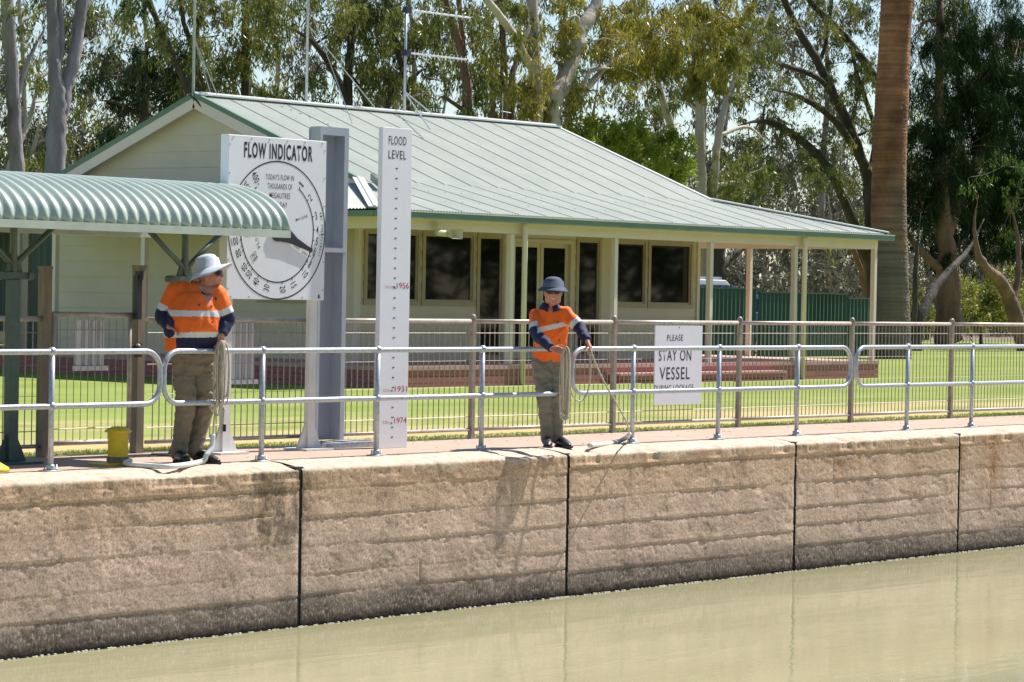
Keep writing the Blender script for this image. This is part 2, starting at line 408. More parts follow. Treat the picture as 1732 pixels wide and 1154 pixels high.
joints = [5.0, 9.9, 14.70, 18.54, 22.38, 26.42, 29.92, 34.0, 38.0, 42.0, 47, 52]
def wall_panel(x0, x1, seed):
    rng = np.random.RandomState(seed)
    dx = 0.016 if 14.9 > x0 > 14 or 14 < x0 < 31 else 0.06
    nx = int((x1-x0-0.03)/dx); xs = np.linspace(x0+0.021, x1-0.021, nx)
    # profile: back of coping -> rounded arris -> face
    prof = [(0.44, 0.003), (0.36, 0.004), (0.30, 0.0), (0.24, -0.006), (0.18, -0.013), (0.12, -0.022), (0.08, -0.03)]
    for k in range(1, 9):
        a = PI/2*k/8; prof.append((0.038-0.038*math.sin(a), -0.038-0.038+0.038*math.cos(a)))
    zs = np.arange(-0.086, -1.80, -0.0125); prof += [(0.0, z) for z in zs]
    P = np.array(prof); X, I = np.meshgrid(xs, np.arange(len(P)))
    Y = P[I, 0]; Z = P[I, 1].copy()
    # relief measured outward from the concrete
    arc = Z*1.0
    d = 0.009*(vnoise(X*1.1, Z*1.6, seed, 3)-0.5)+0.007*(vnoise(X*9, Z*11, seed+20, 4, .8)-0.5)+.0016*(np.random.RandomState(seed+5).rand(*X.shape)-.5)
    pit = vnoise(X*26, Z*26, seed+40, 2); d -= 0.007*np.clip(pit-0.60, 0, 1)*2.0
    fl = vnoise(X*3, Z*4, seed+60, 4); d -= 0.016*np.clip(fl-0.60, 0, .09)*3
    lines = [-0.21, -0.475, -0.735, -0.985, -1.21]
    for li, z0 in enumerate(lines):
        z0 = z0+rng.uniform(-.035, .035)
        zc = z0+0.02*(vnoise(X*0.55, X*0+li, seed+80+li, 3)-.5)+0.01*(vnoise(X*9, X*0+li, seed+90+li, 2)-.5)
        on = np.clip((vnoise(X*0.8, X*0+5*li, seed+70+li, 2)-0.32)*6, 0.15, 1)
        d -= 0.014*on*np.exp(-((Z-zc)/0.008)**2)
        d += 0.005*on*np.tanh((Z-zc)/0.012)*np.exp(-np.abs(Z-zc)/.05)
    for k in range(1):   # short vertical board ends
        xv = rng.uniform(x0+.3, x1-.3); zc = rng.choice(lines)+0.12
        d -= 0.009*np.exp(-((X-xv)/0.009)**2)*(np.abs(Z-zc) < 0.12)
    edge = np.minimum(X-x0, x1-X); d -= 0.016*np.exp(-edge/(0.006+0.02*vnoise(Z*6, Z*0, seed+99, 3)))
    chip = vnoise(X*5, Z*0+1, seed+33, 4)
    top = (I > 3) & (I < 20)
    d -= np.where(top, 0.035*np.clip(chip-0.52, 0, 1)*2, 0)
    nyv = np.gradient(P[:, 1]); nzv = -np.gradient(P[:, 0]); L = np.hypot(nyv, nzv)
    NY, NZ = nyv/L, nzv/L           # face normal -> (-1,0); top -> (0,1)
    Y2 = Y+NY[I]*d; Z2 = Z+NZ[I]*np.clip(d, -0.03, 0.004)
    V = np.stack([X, Y2, Z2], -1).reshape(-1, 3)
    return npmesh('wall_panel', V, grid_faces(len(P), nx)[:, ::-1], M_wall, wall, smooth=True)
for i in range(len(joints)-1): wall_panel(joints[i], joints[i+1], 100+i*7)
jb = MB()
for x in joints[1:-1]: jb.box(x-0.05, x+0.05, 0.022, 0.3, -1.9, -0.03)
jb.box(-60, 5.0, 0, 0.44, -1.9, 0.003); jb.box(52.0, 160, 0, 0.44, -1.9, 0.003)
jb.build('joint_strip', [M_joint], wall)
# black drain stain chip handled by noise; foam line where water laps the wall
foam = MB(); fr = random.Random(3); x = 13.5
while x < 33:
    L = fr.uniform(.008, .03); foam.box(x, x+L, -0.024, -0.008, WZ+0.001, WZ+fr.uniform(.004, .010)); x += L+fr.choice([.01, .02, .03, .05, .09])
tag(foam.build('foam_line', flat('white_foam', (0.85, 0.83, 0.76), 0.4)), kind='stuff', label='broken white line of foam where the water laps the wall', cat='foam')

# ------------------------------------------------------------------ front handrails
RY, RR = 0.42, 0.0245
def handrail(posts, x0, x1, loop0, loop1, label):
    """posts: x list; ends at x0/x1, each with a D-shaped loop joining both rails when asked"""
    t = thing('handrail', label, 'handrail', (posts[0], RY, 0), 'galvanised ball-jointed handrails along the lock edge')
    zt, zm, rb = 1.0, 0.545, 0.17
    pts = []
    def arc(cx, cz, a0, a1, n=7): return [(cx+rb*math.cos(a0+(a1-a0)*k/n), RY, cz+rb*math.sin(a0+(a1-a0)*k/n)) for k in range(n+1)]
    top = []
    if loop0: left = arc(x0+rb, zm+rb, -PI/2, -PI, 8)+arc(x0+rb, zt-rb, PI, PI/2, 8)
    else: left = None
    if loop1: right = arc(x1-rb, zt-rb, PI/2, 0, 8)+arc(x1-rb, zm+rb, 0, -PI/2, 8)
    else: right = None
    xm = (posts[0]+posts[-1])/2
    if loop0 and loop1:
        path = left+right; MB().tube(path, RR, 12, closed=True).build('rail_loop', M_galv, t, True)
    elif loop1:
        path = [(x0, RY, zt)]+right+[(x0, RY, zm)]; MB().tube(path, RR, 12).build('rail_loop', M_galv, t, True)
    else:
        path = [(x1, RY, zm)]+left+[(x1, RY, zt)]; MB().tube(path, RR, 12).build('rail_loop', M_galv, t, True)
    p0 = None
    for px_ in posts:
        mb = MB().tube([(px_, RY, 0.0), (px_, RY, 1.0)], RR, 12)
        for z in (zt, zm): mb.ball((px_, RY, z), 0.041, 12, 8)
        mb.lathe((px_, RY, 0.0), [(0.036, 0.0), (0.036, 0.05), (0.03, 0.06)], 12)
        mb.box(px_-.085, px_+.085, RY-.05, RY+.05, 0.0045, 0.014)
        for s in (-1, 1): mb.lathe((px_+s*.066, RY, 0.014), [(0.013, 0), (0.013, 0.012), (.006, .013), (.006, .045)], 6)
        mb.build('post', M_galv, t, True)
    return t
handrail([11.0, 12.55, 14.3, 15.96], 9.5, 17.19, False, True, 'leftmost galvanised handrail, its looped end beside the yellow bollard')
handrail([18.45, 19.99, 21.516], 17.235, 22.80, True, True, 'galvanised handrail with both ends looped between the two workers')
handrail([23.966, 25.51, 27.04], 22.93, 28.13, True, True, 'galvanised handrail passing in front of the white please sign')
handrail([29.38, 30.88, 32.5, 34.1], 28.25, 36.0, True, False, 'rightmost galvanised handrail running out of view on the right')

# ------------------------------------------------------------------ picket mesh fence behind the path
FY = 2.0
def fence_post(x, t, h=1.285, w_=0.052):
    mb = MB().box(x-w_/2, x+w_/2, FY-w_/2, FY+w_/2, -0.05, h).lathe((x, FY, h), [(w_*.62, -.02), (w_*.66, .01), (w_*.5, .03), (.01, .04)], 12)
    return mb.build('post', M_fence, t)
def fence_bay(x0, x1, t, ztop=1.25, name='mesh_panel'):
    MB().tube([(x0, FY, ztop), (x1, FY, ztop)], 0.024, 10).build('top_rail', M_fence_rail, t, True)
    MB().tube([(x0, FY, 0.10), (x1, FY, 0.10)], 0.019, 8).build('bottom_rail', M_fence_rail, t, True)
    mb = MB(); n = max(2, round((x1-x0)/0.084))
    for k in range(1, n):
        x = x0+(x1-x0)*k/n; mb.tube([(x, FY-.002, 0.11), (x, FY-.002, ztop-.02)], 0.0056, 5, cap=False)
    for z, r in ((ztop-.125, .0045), (0.235, .0045), (ztop-.42, .002), (0.55, .002)):
        mb.tube([(x0, FY-.008, z), (x1, FY-.008, z)], r, 5, cap=False)
    mb.build(name, M_wire, t)
fl = thing('mesh_fence', 'brown steel mesh fence section left of the gate, behind the green canopy post', 'fence', (14.8, FY, 0), 'mesh fence sections between path and lawn')
fence_post(12.4, fl); fence_post(14.8, fl)
fence_bay(10.0, 12.37, fl); fence_bay(12.43, 14.77, fl); fence_bay(14.83, 17.2, fl)
fr_ = thing('mesh_fence', 'long brown steel mesh fence right of the gate, between path and lawn', 'fence', (18.6, FY, 0), 'mesh fence sections between path and lawn')
fx = [20.80, 23.22, 25.68, 28.14, 30.60, 33.02, 35.45, 37.9, 40.3]
for x in fx: fence_post(x, fr_)
pv = 18.48
for x in fx: fence_bay(pv+0.03, x-.03, fr_); pv = x
gate = thing('fence_gate', 'steel mesh gate with black latch behind the yellow bollard', 'gate', (17.3, FY, 0))
gb = MB(); gb.tube([(17.33, FY-.01, 1.29), (18.30, FY-.01, 1.29)], 0.026, 10); gb.tube([(17.33, FY-.01, .12), (18.30, FY-.01, .12)], 0.022, 10)
gb.tube([(17.345, FY-.01, .1), (17.345, FY-.01, 1.3)], 0.022, 10); gb.tube([(18.285, FY-.01, .1), (18.285, FY-.01, 1.3)], 0.022, 10)
gb.build('gate_frame', M_fence_rail, gate, True)
gb = MB()
for k in range(1, 11): x = 17.345+.94*k/11; gb.tube([(x, FY-.01, .13), (x, FY-.01, 1.28)], .0038, 5, cap=False)
for z in (1.15, .25): gb.tube([(17.35, FY-.016, z), (18.28, FY-.016, z)], .0045, 5)
gb.build('mesh_panel', M_wire, gate)
for x in (17.25, 18.40):
    MB().box(x-.045, x+.045, FY-.045, FY+.045, -.05, 1.70+(x > 18)*.03).box(x-.05, x+.05, FY-.05, FY+.05, 1.70+(x > 18)*.03, 1.725+(x > 18)*.03).build('post', M_gatepost, gate)
MB().box(18.29, 18.345, FY-.10, FY-.04, 1.25, 1.66).box(18.30, 18.35, FY-.11, FY-.05, 1.62, 1.70).build('latch', M_black, gate)
MB().box(18.30, 18.37, FY-.09, FY-.05, .9, 1.03).ball((18.31, FY-.08, .98), .05).build('lock_case', M_black, gate)
M_ribbed = mat('ribbed_white_sheet', (0.70, 0.72, 0.76), (0.62, 0.64, 0.68), 4, 0.5)
def ribbed(x0, x1, z0, z1, label):
    t = thing('ribbed_panel', label, 'sign back', ((x0+x1)/2, FY+.05, z0), 'ribbed white panels fixed behind the fence')
    mb = MB(); n = 4; w_ = (x1-x0)/n
    mb.box(x0, x1, FY+.05, FY+.055, z0, z1)
    for k in range(n): mb.box(x0+k*w_+.012, x0+(k+.62)*w_, FY+.02, FY+.0505, z0+.005, z1-.005)
    mb.build('ribbed_sheet', M_ribbed, t)
    MB().box(x0-.02, x1+.02, FY+.012, FY+.052, z0-.045, z0).build('bottom_strip', M_ribbed, t)
ribbed(17.66, 18.02, .82, 1.24, 'small ribbed white panel fixed behind the mesh gate')
ribbed(19.66, 19.99, .67, 1.22, 'taller ribbed white panel on the fence right of the hanging rope')

# grass tufts along the fence foot
def blades(n, xr, yr, hmin, hmax, seed, name, label):
    r = np.random.RandomState(seed); x = r.uniform(*xr, n); y = yr[0]+(yr[1]-yr[0])*r.rand(n)**1.3
    h = r.uniform(hmin, hmax, n)*(0.5+vnoise(x*1.3, y*0, seed, 3)); a = r.uniform(0, 2*PI, n); wd = r.uniform(.003, .007, n)
    lx = r.normal(0, .4, n)*h; ly = r.normal(0, .4, n)*h; z = np.full(n, LZ)
    dx, dy = np.cos(a)*wd, np.sin(a)*wd
    V = np.stack([np.stack([x-dx, y-dy, z], 1), np.stack([x+dx, y+dy, z], 1), np.stack([x+lx+dx*.2, y+ly+dy*.2, z+h], 1), np.stack([x+lx-dx*.2, y+ly-dy*.2, z+h], 1)], 1).reshape(-1, 3)
    F = np.arange(4*n).reshape(n, 4)
    o = npmesh(name, V, F, leafmat('grass_blade', [(0.10, 0.16, 0.02), (0.17, 0.26, 0.035), (0.28, 0.34, 0.07)], .3)); return tag(o, label, 'grass', kind='stuff')
blades(52000, (14, 45), (2.14, 2.62), .03, .085, 5, 'grass_edge', 'rough uncut grass growing along the foot of the mesh fence')
blades(40000, (14, 45), (2.5, 3.6), .010, .022, 6, 'grass', 'short lawn grass just behind the mesh fence')

rl = np.random.RandomState(31); nl = 420; lx_ = rl.uniform(13, 42, nl); ly_ = np.where(rl.rand(nl) < .6, 2.1-rl.rand(nl)**2*.5, rl.uniform(.45, 2.1, nl)); la = rl.uniform(0, 2*PI, nl); ls = rl.uniform(.012, .03, nl)
Vl = []
for x_, y_, a_, q_ in zip(lx_, ly_, la, ls):
    c_, s_ = math.cos(a_)*q_, math.sin(a_)*q_; Vl += [(x_-c_, y_-s_, .004), (x_+s_*.25, y_-c_*.25, .008), (x_+c_, y_+s_, .005), (x_-s_*.25, y_+c_*.25, .009)]
tag(npmesh('leaf_litter', np.array(Vl), np.arange(4*nl).reshape(nl, 4), flat('dry_leaf', (.20, .12, .06), .8)), 'dry gum leaves scattered on the path', 'leaves', kind='stuff')
# ------------------------------------------------------------------ bollards
def bollard(x, y, label):
    t = thing('mooring_bollard', label, 'bollard', (x, y, 0), 'yellow steel mooring bollards')
    MB().lathe((x, y, 0), [(.088, .0), (.088, .28), (.093, .282), (.115, .283), (.118, .296), (.10, .312), (.055, .330), (.0, .336)], 28).build('drum', M_yellow, t, False)
    MB().box(x-.22, x+.12, y-.13, y+.13, .002, .016).build('base_plate', M_yellow, t)
    MB().lathe((x, y, .02), [(.094, 0), (.098, .01), (.098, .04), (.092, .05)], 24).build('collar', mat('scuffed_steel', (.28, .25, .2), (.14, .12, .1), 20), t)
    return t
bollard(17.09, .83, 'yellow mooring bollard behind the looped handrail end')
# second bollard's edge at the left border
t2 = thing('mooring_bollard', 'yellow bollard base plate edge at the foot of the green post', 'bollard', (15.55, .82, 0), 'yellow steel mooring bollards')
MB().lathe((15.55, .85, 0), [(.26, .0), (.25, .03), (.17, .075), (.10, .09), (.09, .11)], 28).build('base_plate', M_yellow, t2, True)
MB().lathe((15.50, .85, .10), [(.088, .0), (.088, .2), (.115, .203), (.115, .22), (.05, .25), (0, .255)], 24).build('drum', M_yellow, t2)

# ------------------------------------------------------------------ barrel canopy
cn = thing('barrel_canopy', 'curved corrugated green canopy on braced green posts at the left', 'canopy', (16.41, 1.45, 0))
YC, ZC, AY, AZ = 1.56, 2.10, 0.92, 0.42
cx0, cx1, pitch = 11.8, 18.98, 0.158
na = 34; pitch = .127; nxs = int((cx1-cx0)/pitch*10); xs = np.linspace(cx0, cx1, nxs); th = np.linspace(PI, 0, na)
XX, TT = np.meshgrid(xs, th); rr = 0.020*np.cos(2*PI*(cx1-XX)/pitch)
NYv, NZv = np.cos(TT), np.sin(TT)
V = np.stack([XX, YC+(AY+rr)*NYv, ZC+(AZ+rr)*NZv], -1).reshape(-1, 3)
cs = npmesh('corrugated_sheet', V, grid_faces(na, nxs), M_canopy, cn, True)
so = cs.modifiers.new('thickness', 'SOLIDIFY'); so.thickness = 0.002
for yy in (YC-AY, YC+AY): MB().box(cx0, cx1+.01, yy-.022, yy+.022, ZC-.072, ZC-.004).build('edge_beam', mat('pale_green_beam', (.50, .56, .50), (.40, .46, .40), 4, .5), cn)
for px_ in (12.8, 16.41, 18.46):
    MB().box(px_-.05, px_+.05, YC-.15, YC-.06, .02, 1.60).build('post', M_green, cn, bevel=.008)
    mb = MB(); yb = YC-.105
    mb.box(px_-.19, px_+.19, yb-.03, yb+.03, 1.60, 1.66); mb.tube([(px_-.17, yb-.05, 1.63), (px_-.17, yb+.05, 1.63)], .035, 10); mb.tube([(px_+.17, yb-.05, 1.63), (px_+.17, yb+.05, 1.63)], .035, 10)
    mb.add([(px_-.10, yb-.01, 1.66), (px_+.10, yb-.01, 1.66), (px_+.035, yb-.01, 1.82), (px_-.035, yb-.01, 1.82), (px_-.10, yb+.01, 1.66), (px_+.10, yb+.01, 1.66), (px_+.035, yb+.01, 1.82), (px_-.035, yb+.01, 1.82)],
           [(0, 1, 2, 3), (7, 6, 5, 4), (0, 4, 5, 1), (1, 5, 6, 2), (3, 2, 6, 7), (0, 3, 7, 4)])
    mb.build('bracket', M_green, cn)
    mb = MB().tube([(px_, yb, 1.66), (px_, yb, 2.45)], .033, 10)
    for s in (-1, 1): mb.tube([(px_, yb, 1.72), (px_+s*.50, yb, 2.10)], .026, 10)
    mb.build('brace', M_green, cn, True)
    MB().box(px_-.2, px_+.2, YC-.305, YC+.095, .002, .02).build('base_plate', M_green, cn)
    g = MB()
    for s in (-1, 1):
        g.add([(px_+s*.055, yb-.008, .02), (px_+s*.17, yb-.008, .02), (px_+s*.055, yb-.008, .26), (px_+s*.055, yb+.008, .02), (px_+s*.17, yb+.008, .02), (px_+s*.055, yb+.008, .26)], [(0, 1, 2), (3, 5, 4), (1, 4, 5, 2), (0, 3, 4, 1), (0, 2, 5, 3)])
    g.build('gusset', M_green, cn)
for yy in (YC-AY*.6, YC, YC+AY*.6):
    MB().tube([(cx0+.1, yy, ZC+AZ*math.sqrt(max(0, 1-((yy-YC)/AY)**2))-.05), (cx1-.05, yy, ZC+AZ*math.sqrt(max(0, 1-((yy-YC)/AY)**2))-.05)], .02, 8).build('purlin', M_green, cn)
for px_ in (12.8, 16.41, 18.46):
    MB().tube([(px_, YC+(AY-.03)*math.cos(a), ZC+(AZ-.06)*math.sin(a)) for a in np.linspace(0, PI, 15)], .022, 8).build('hoop', M_green, cn, True)

def weathered_white():
    M = mat('white_board_paint', (0.76, 0.78, 0.84), (0.73, 0.755, 0.815), 2, .4)
    n = M.node_tree.nodes; l = M.node_tree.links; b = n['Principled BSDF']; old = b.inputs['Base Color'].links[0].from_socket
    g = n.new('ShaderNodeNewGeometry'); mp = n.new('ShaderNodeMapping'); mp.inputs['Scale'].default_value = (9, 9, .9); l.new(g.outputs['Position'], mp.inputs[0])
    t = n.new('ShaderNodeTexNoise'); t.inputs['Scale'].default_value = 1; t.inputs['Detail'].default_value = 8; t.inputs['Roughness'].default_value = .7; l.new(mp.outputs[0], t.inputs[0])
    cr = n.new('ShaderNodeValToRGB'); cr.color_ramp.elements[0].position = .60; cr.color_ramp.elements[1].position = .78; cr.color_ramp.elements[0].color = (0, 0, 0, 1); cr.color_ramp.elements[1].color = (.35, .35, .35, 1)
    l.new(t.outputs['Fac'], cr.inputs[0]); mx = n.new('ShaderNodeMix'); mx.data_type = 'RGBA'; l.new(cr.outputs[0], mx.inputs[0]); l.new(old, mx.inputs[6]); mx.inputs[7].default_value = (.45, .42, .38, 1)
    l.new(mx.outputs[2], b.inputs['Base Color']); return M
M_sign0 = weathered_white()
# ------------------------------------------------------------------ flow indicator sign
fs = thing('flow_indicator_sign', 'white flow indicator board with round dial and black pointer', 'sign', (19.6, 1.45, 0))
SX0, SX1, SZ0, SZ1, SYF = 18.945, 20.275, 1.455, 2.995, 1.40
MB().box(SX0, SX1, SYF, SYF+.105, SZ0, SZ1).build('board', M_sign0, fs, bevel=.006)
M_leg = mat('off_white_post_paint', (0.70, 0.71, 0.70), (0.6, 0.6, 0.6), 4, .5)
for lx in (19.03, 20.185):
    MB().box(lx-.05, lx+.05, SYF+.05, SYF+.10, .02, SZ0).build('post', M_leg, fs)
    mb = MB().box(lx-.19, lx+.19, SYF-.07, SYF+.24, .002, .02)
    for s in (-1, 1):
        yb = SYF+.085
        mb.add([(lx+s*.05, yb-.01, .02), (lx+s*.17, yb-.01, .02), (lx+s*.05, yb-.01, .27), (lx+s*.05, yb+.01, .02), (lx+s*.17, yb+.01, .02), (lx+s*.05, yb+.01, .27)], [(0, 1, 2), (3, 5, 4), (1, 4, 5, 2), (0, 3, 4, 1), (0, 2, 5, 3)])
    mb.build('base_plate', M_leg, fs)
YT = SYF-.0015
DC = (19.615, 2.115); DR = 0.655
def ring(R0, w_, a0, a1, n, name):
    vs = []; fs_ = []
    for k in range(n+1):
        a = a0+(a1-a0)*k/n
        for r_ in (R0-w_/2, R0+w_/2): vs.append((DC[0]+r_*math.cos(a), YT, DC[1]+r_*math.sin(a)))
    for k in range(n): fs_.append((2*k, 2*k+1, 2*k+3, 2*k+2))
    return vs, fs_
mb = MB(); v, f = ring(DR, .013, 0, 2*PI, 96, ''); mb.add(v, f)
RI = DR*.755
v, f = ring(RI, .012, R(55), R(-234), 80, ''); mb.add(v, f)
mb.build('dial_ring', M_black, fs)
def ang_of(nx, ny): return math.atan2(-ny, nx)
nums = [('1', .47, -.67), ('2', .673, -.50), ('3', .808, -.24), ('4', .85, -.03), ('5', .833, .14), ('6', .797, .285), ('7', .754, .395), ('8', .70, .49), ('10', .594, .625), ('15', .338, .752), ('20', .125, .819), ('30', -.203, .819), ('40', -.42, .744), ('50', -.559, .633), ('60', -.669, .546), ('80', -.794, .352), ('100', -.858, .179), ('300', -.644, -.60), ('400', -.456, -.73), ('200', -.83, -.25), ('150', -.86, -.02)]
tk = MB()
for s, nx, ny in nums:
    a = ang_of(nx, ny); rr_ = math.hypot(nx, ny)
    rot = a if nx > 0 else a+PI
    rt = DR*(0.765+0.052+0.024*len(s))
    text_part(s, DC[0]+rt*math.cos(a), DC[1]+rt*math.sin(a), None, .075, YT, rot, M_black, fs, .012)
    p = lambda r_, o: (DC[0]+r_*math.cos(a)-o*math.sin(a), YT-.0005, DC[1]+r_*math.sin(a)+o*math.cos(a))
    tk.add([p(RI, -.005), p(RI+.022, -.005), p(RI+.022, .005), p(RI, .005)], [(0, 1, 2, 3)])
for deg in (199, 212, 222, -33.5, -39, -44):
    a = R(deg); p = lambda r_, o: (DC[0]+r_*math.cos(a)-o*math.sin(a), YT-.0005, DC[1]+r_*math.sin(a)+o*math.cos(a))
    tk.add([p(RI-.002, -.004), p(RI+.018, -.004), p(RI+.018, .004), p(RI-.002, .004)], [(0, 1, 2, 3)])
tag(tk.build('tick_marks', M_black, fs), kind='stuff')
text_part('FLOW INDICATOR', 19.615, 2.862, .93, .15, YT, 0, M_black, fs, .05)
for i, (s, w_) in enumerate([("TODAY'S FLOW IN", .385), ('THOUSANDS OF', .335), ('MEGALITRES', .28), ('PER DAY', .20)]):
    text_part(s, DC[0]+.02+.002*i, DC[1]+.505-.087*i, w_, .052, YT, 0, M_black, fs, .006)
text_part('MAY-JUNE', DC[0]+.33, DC[1]+.125, .17, .036, YT, R(16), M_black, fs, .004)
text_part('DEC  JAN', DC[0]+.32, DC[1]-.185, .20, .038, YT, R(-27), M_black, fs, .006)
for s, nx, ny in (('1981', -.60, .085), ('1983', -.49, .37), ('1984', -.455, .43), ('1974', -.60, .0)):
    a = ang_of(nx, ny); text_part(s, DC[0]+DR*nx, DC[1]-DR*ny, .085, .038, YT, a+PI, M_black, fs, .004)
for i, ch in enumerate('MIN ENTITLEMENT'):
    if ch == ' ': continue
    a = R(17-2.75*i); text_part(ch, DC[0]+DR*.942*math.cos(a), DC[1]+DR*.942*math.sin(a), .015, .027, YT, a-PI/2, M_black, fs, .006)
for i, ch in enumerate('FLOOD'):
    a = R(213-7.2*i); text_part(ch, DC[0]+DR*.45*math.cos(a), DC[1]+DR*.45*math.sin(a), .024, .038, YT, a-PI/2, M_black, fs, .006)
# pointer on its hub
hb = MB().tube([(DC[0]+.0, SYF+.001, DC[1]-.02), (DC[0], SYF-.018, DC[1]-.02)], .088, 28)
pa = R(-19.5); ca, sa = math.cos(pa), math.sin(pa)
outl = [(-.02, .10), (.16, .072), (.26, .038), (.455, .018), (.475, .030), (.50, 0), (.475, -.030), (.455, -.018), (.26, -.034), (.16, -.045), (-.02, -.09)]
o2 = [(DC[0]+x*ca-y_*sa, DC[1]-.02+x*sa+y_*ca) for x, y_ in outl]; nO = len(o2)
hb.add([(x, SYF-.020, z) for x, z in o2]+[(x, SYF-.010, z) for x, z in o2], [tuple(range(nO)), tuple(reversed(range(nO, 2*nO)))]+[(i, i+nO, (i+1) % nO+nO, (i+1) % nO) for i in range(nO)])
hb.build('pointer', M_black, fs)
rv = MB()
for k in range(6):
    for (x, z) in ((SX0+.06+(SX1-SX0-.12)*k/5, SZ0+.025), (SX0+.06+(SX1-SX0-.12)*k/5, SZ1-.025), (SX0+.02, SZ0+.1+k*.27), (SX1-.02, SZ0+.1+k*.27)): rv.box(x-.006, x+.006, SYF-.004, SYF+.001, z-.006, z+.006)
rv.build('rivets', flat('rivet_grey', (.35, .36, .38)), fs)
MB().tube([(20.2, YT-.001, SZ0+.035), (20.2, YT+.002, SZ0+.035)], .022, 16, ry=.014).build('maker_plate', flat('dark_plate', (.12, .12, .18)), fs)

# ------------------------------------------------------------------ flood level board
fd = thing('flood_level_board', 'tall narrow white flood level board with tick marks and red years', 'sign', (21.15, 1.3, 0))
lean = 0.0
FX0, FX1 = 20.915, 21.355
bo = MB().box(FX0, FX1, 1.25, 1.305, .0, 3.17).build('board', M_sign0, fd, bevel=.004)
MB().box(FX0+.12, FX1-.12, 1.305, 1.37, .0, 3.0).build('backing_frame', M_galv, fd)
yt = 1.2485
text_part('FLOOD', 21.135, 3.045, .26, .085, yt, 0, M_black, fd, .006)
text_part('LEVEL', 21.135, 2.905, .26, .085, yt, 0, M_black, fd, .006)
tk = MB(); z = 2.77
while z > .05:
    tk.box(21.115, 21.145, yt-.0002, yt+.002, z-.005, z+.005); z -= .0985
tk.box(21.10, 21.13, yt-.0002, yt+.002, 1.595, 1.605); tk.box(21.10, 21.13, yt-.0002, yt+.002, .565, .575); tk.box(21.10, 21.13, yt-.0002, yt+.002, .245, .255)
tag(tk.build('tick_marks', M_black, fd), kind='stuff')
M_pink = flat('faded_red_lettering', (.50, .22, .25))
for yr, z, h in (('1956', 1.60, '1.61m'), ('1931', .575, '0.57m'), ('1974', .262, '0.25m')):
    text_part(yr, 21.250, z+.012, .18, .058, yt, 0, M_red, fd, .0)
    text_part(h, 21.035, z, .10, .032, yt, 0, M_pink, fd, -.004)

# ------------------------------------------------------------------ grey channel-framed board behind
gc = thing('steel_gauge_back', 'tall grey steel box-framed board back behind the flow indicator sign', 'sign back', (20.85, 1.85, 0))
M_cg = mat('grey_primed_steel', (.34, .37, .44), (.31, .34, .41), 2, .5, .0)
M_cf = mat('pale_grey_steel', (.44, .48, .54), (.36, .40, .46), 3, .45, .2)
gx0, gx1 = 20.60, 21.01
MB().box(gx0, gx1, 1.93, 1.95, .06, 3.15).build('back_sheet', M_cg, gc)
mb = MB(); mb.box(gx0, gx0+.035, 1.79, 1.935, .06, 3.17); mb.box(gx1-.06, gx1, 1.79, 1.935, .06, 3.17); mb.box(gx0+.035, gx1-.06, 1.79, 1.93, 3.09, 3.17); mb.box(gx0+.03, gx1-.02, 1.785, 1.83, 1.93, 1.975)
mb.build('frame', M_cf, gc)
mb = MB(); mb.box(20.45, 21.6, 1.50, 1.56, .0, .055); mb.box(20.5, 21.5, 1.86, 1.92, .0, .05); mb.box(20.75, 20.82, 1.56, 1.86, .0, .05); mb.box(21.0, 21.07, 1.56, 1.86, .0, .05)
mb.build('base_frame', M_galv, gc)

# ------------------------------------------------------------------ PLEASE STAY ON VESSEL sign
ps = thing('safety_sign', 'white please stay on vessel sign fixed to the mesh fence', 'sign', (26.85, FY-.03, .3))
M_sign = M_sign0
MB().box(26.40, 27.32, FY-.045, FY-.030, .30, 1.215).build('panel', M_sign, ps)
yt = FY-.0465
for s, px_, py_, wp, hp in (('PLEASE', 1142, 571.5, 27, 10.5), ('STAY ON', 1142, 601, 55, 19), ('VESSEL', 1141.5, 631.5, 51, 21), ('DURING LOCKAGE', 1140, 656.5, 66, 11)):
    c = at(px_, py_, 'y', yt); a = at(px_-wp/2, py_, 'y', yt); b = at(px_+wp/2, py_, 'y', yt); d = at(px_, py_+hp/2, 'y', yt); e = at(px_, py_-hp/2, 'y', yt)
    text_part(s, c[0], c[2], b[0]-a[0], e[2]-d[2], yt, 0, M_black, ps, .006)
MB().box(26.85, 26.87, yt-.001, yt+.002, 1.19, 1.2).build('screw', M_black, ps)

# ------------------------------------------------------------------ the lock office
hs = thing('lock_office', 'cream weatherboard office with pale green iron roof and wraparound verandah', 'building', (43, 20.97, LZ))
WX0, WX1, WY0, WY1 = 37.65, 47.95, 17.0, 25.0
VX0, VX1, VE = 37.40, 48.10, 16.8         # verge planes, front break line
RIDGE_Y, RIDGE_Z, BZ = 20.97, 5.15, 3.53
EX0, EX1, EY, EZ = 35.20, 51.10, 14.38, 2.93
def corr_roof(name, p00, p10, p01, p11, across_n, pitch, m_):
    """ruled sheet: p00-p10 is the upper edge, p01-p11 the lower edge; ribs run upper->lower"""
    a, b, c, d = [np.array(p, float) for p in (p00, p10, p01, p11)]
    L = np.linalg.norm(d-c); n = int(L/pitch)*6
    s = np.linspace(0, 1, n+1)
    lo = c[None]+(d-c)[None]*s[:, None]
    nrm = np.cross(b-a if np.linalg.norm(b-a) > .1 else d-c, c-a); nrm /= np.linalg.norm(nrm); nrm *= np.sign(nrm[2])
    return lo, s, nrm, n
def corr_slope(name, poly_lo, poly_hi, n_dir, pitch, m_, flipx=False):
    """poly_lo/poly_hi: functions giving lower and upper points for a rib coordinate array"""
    pass
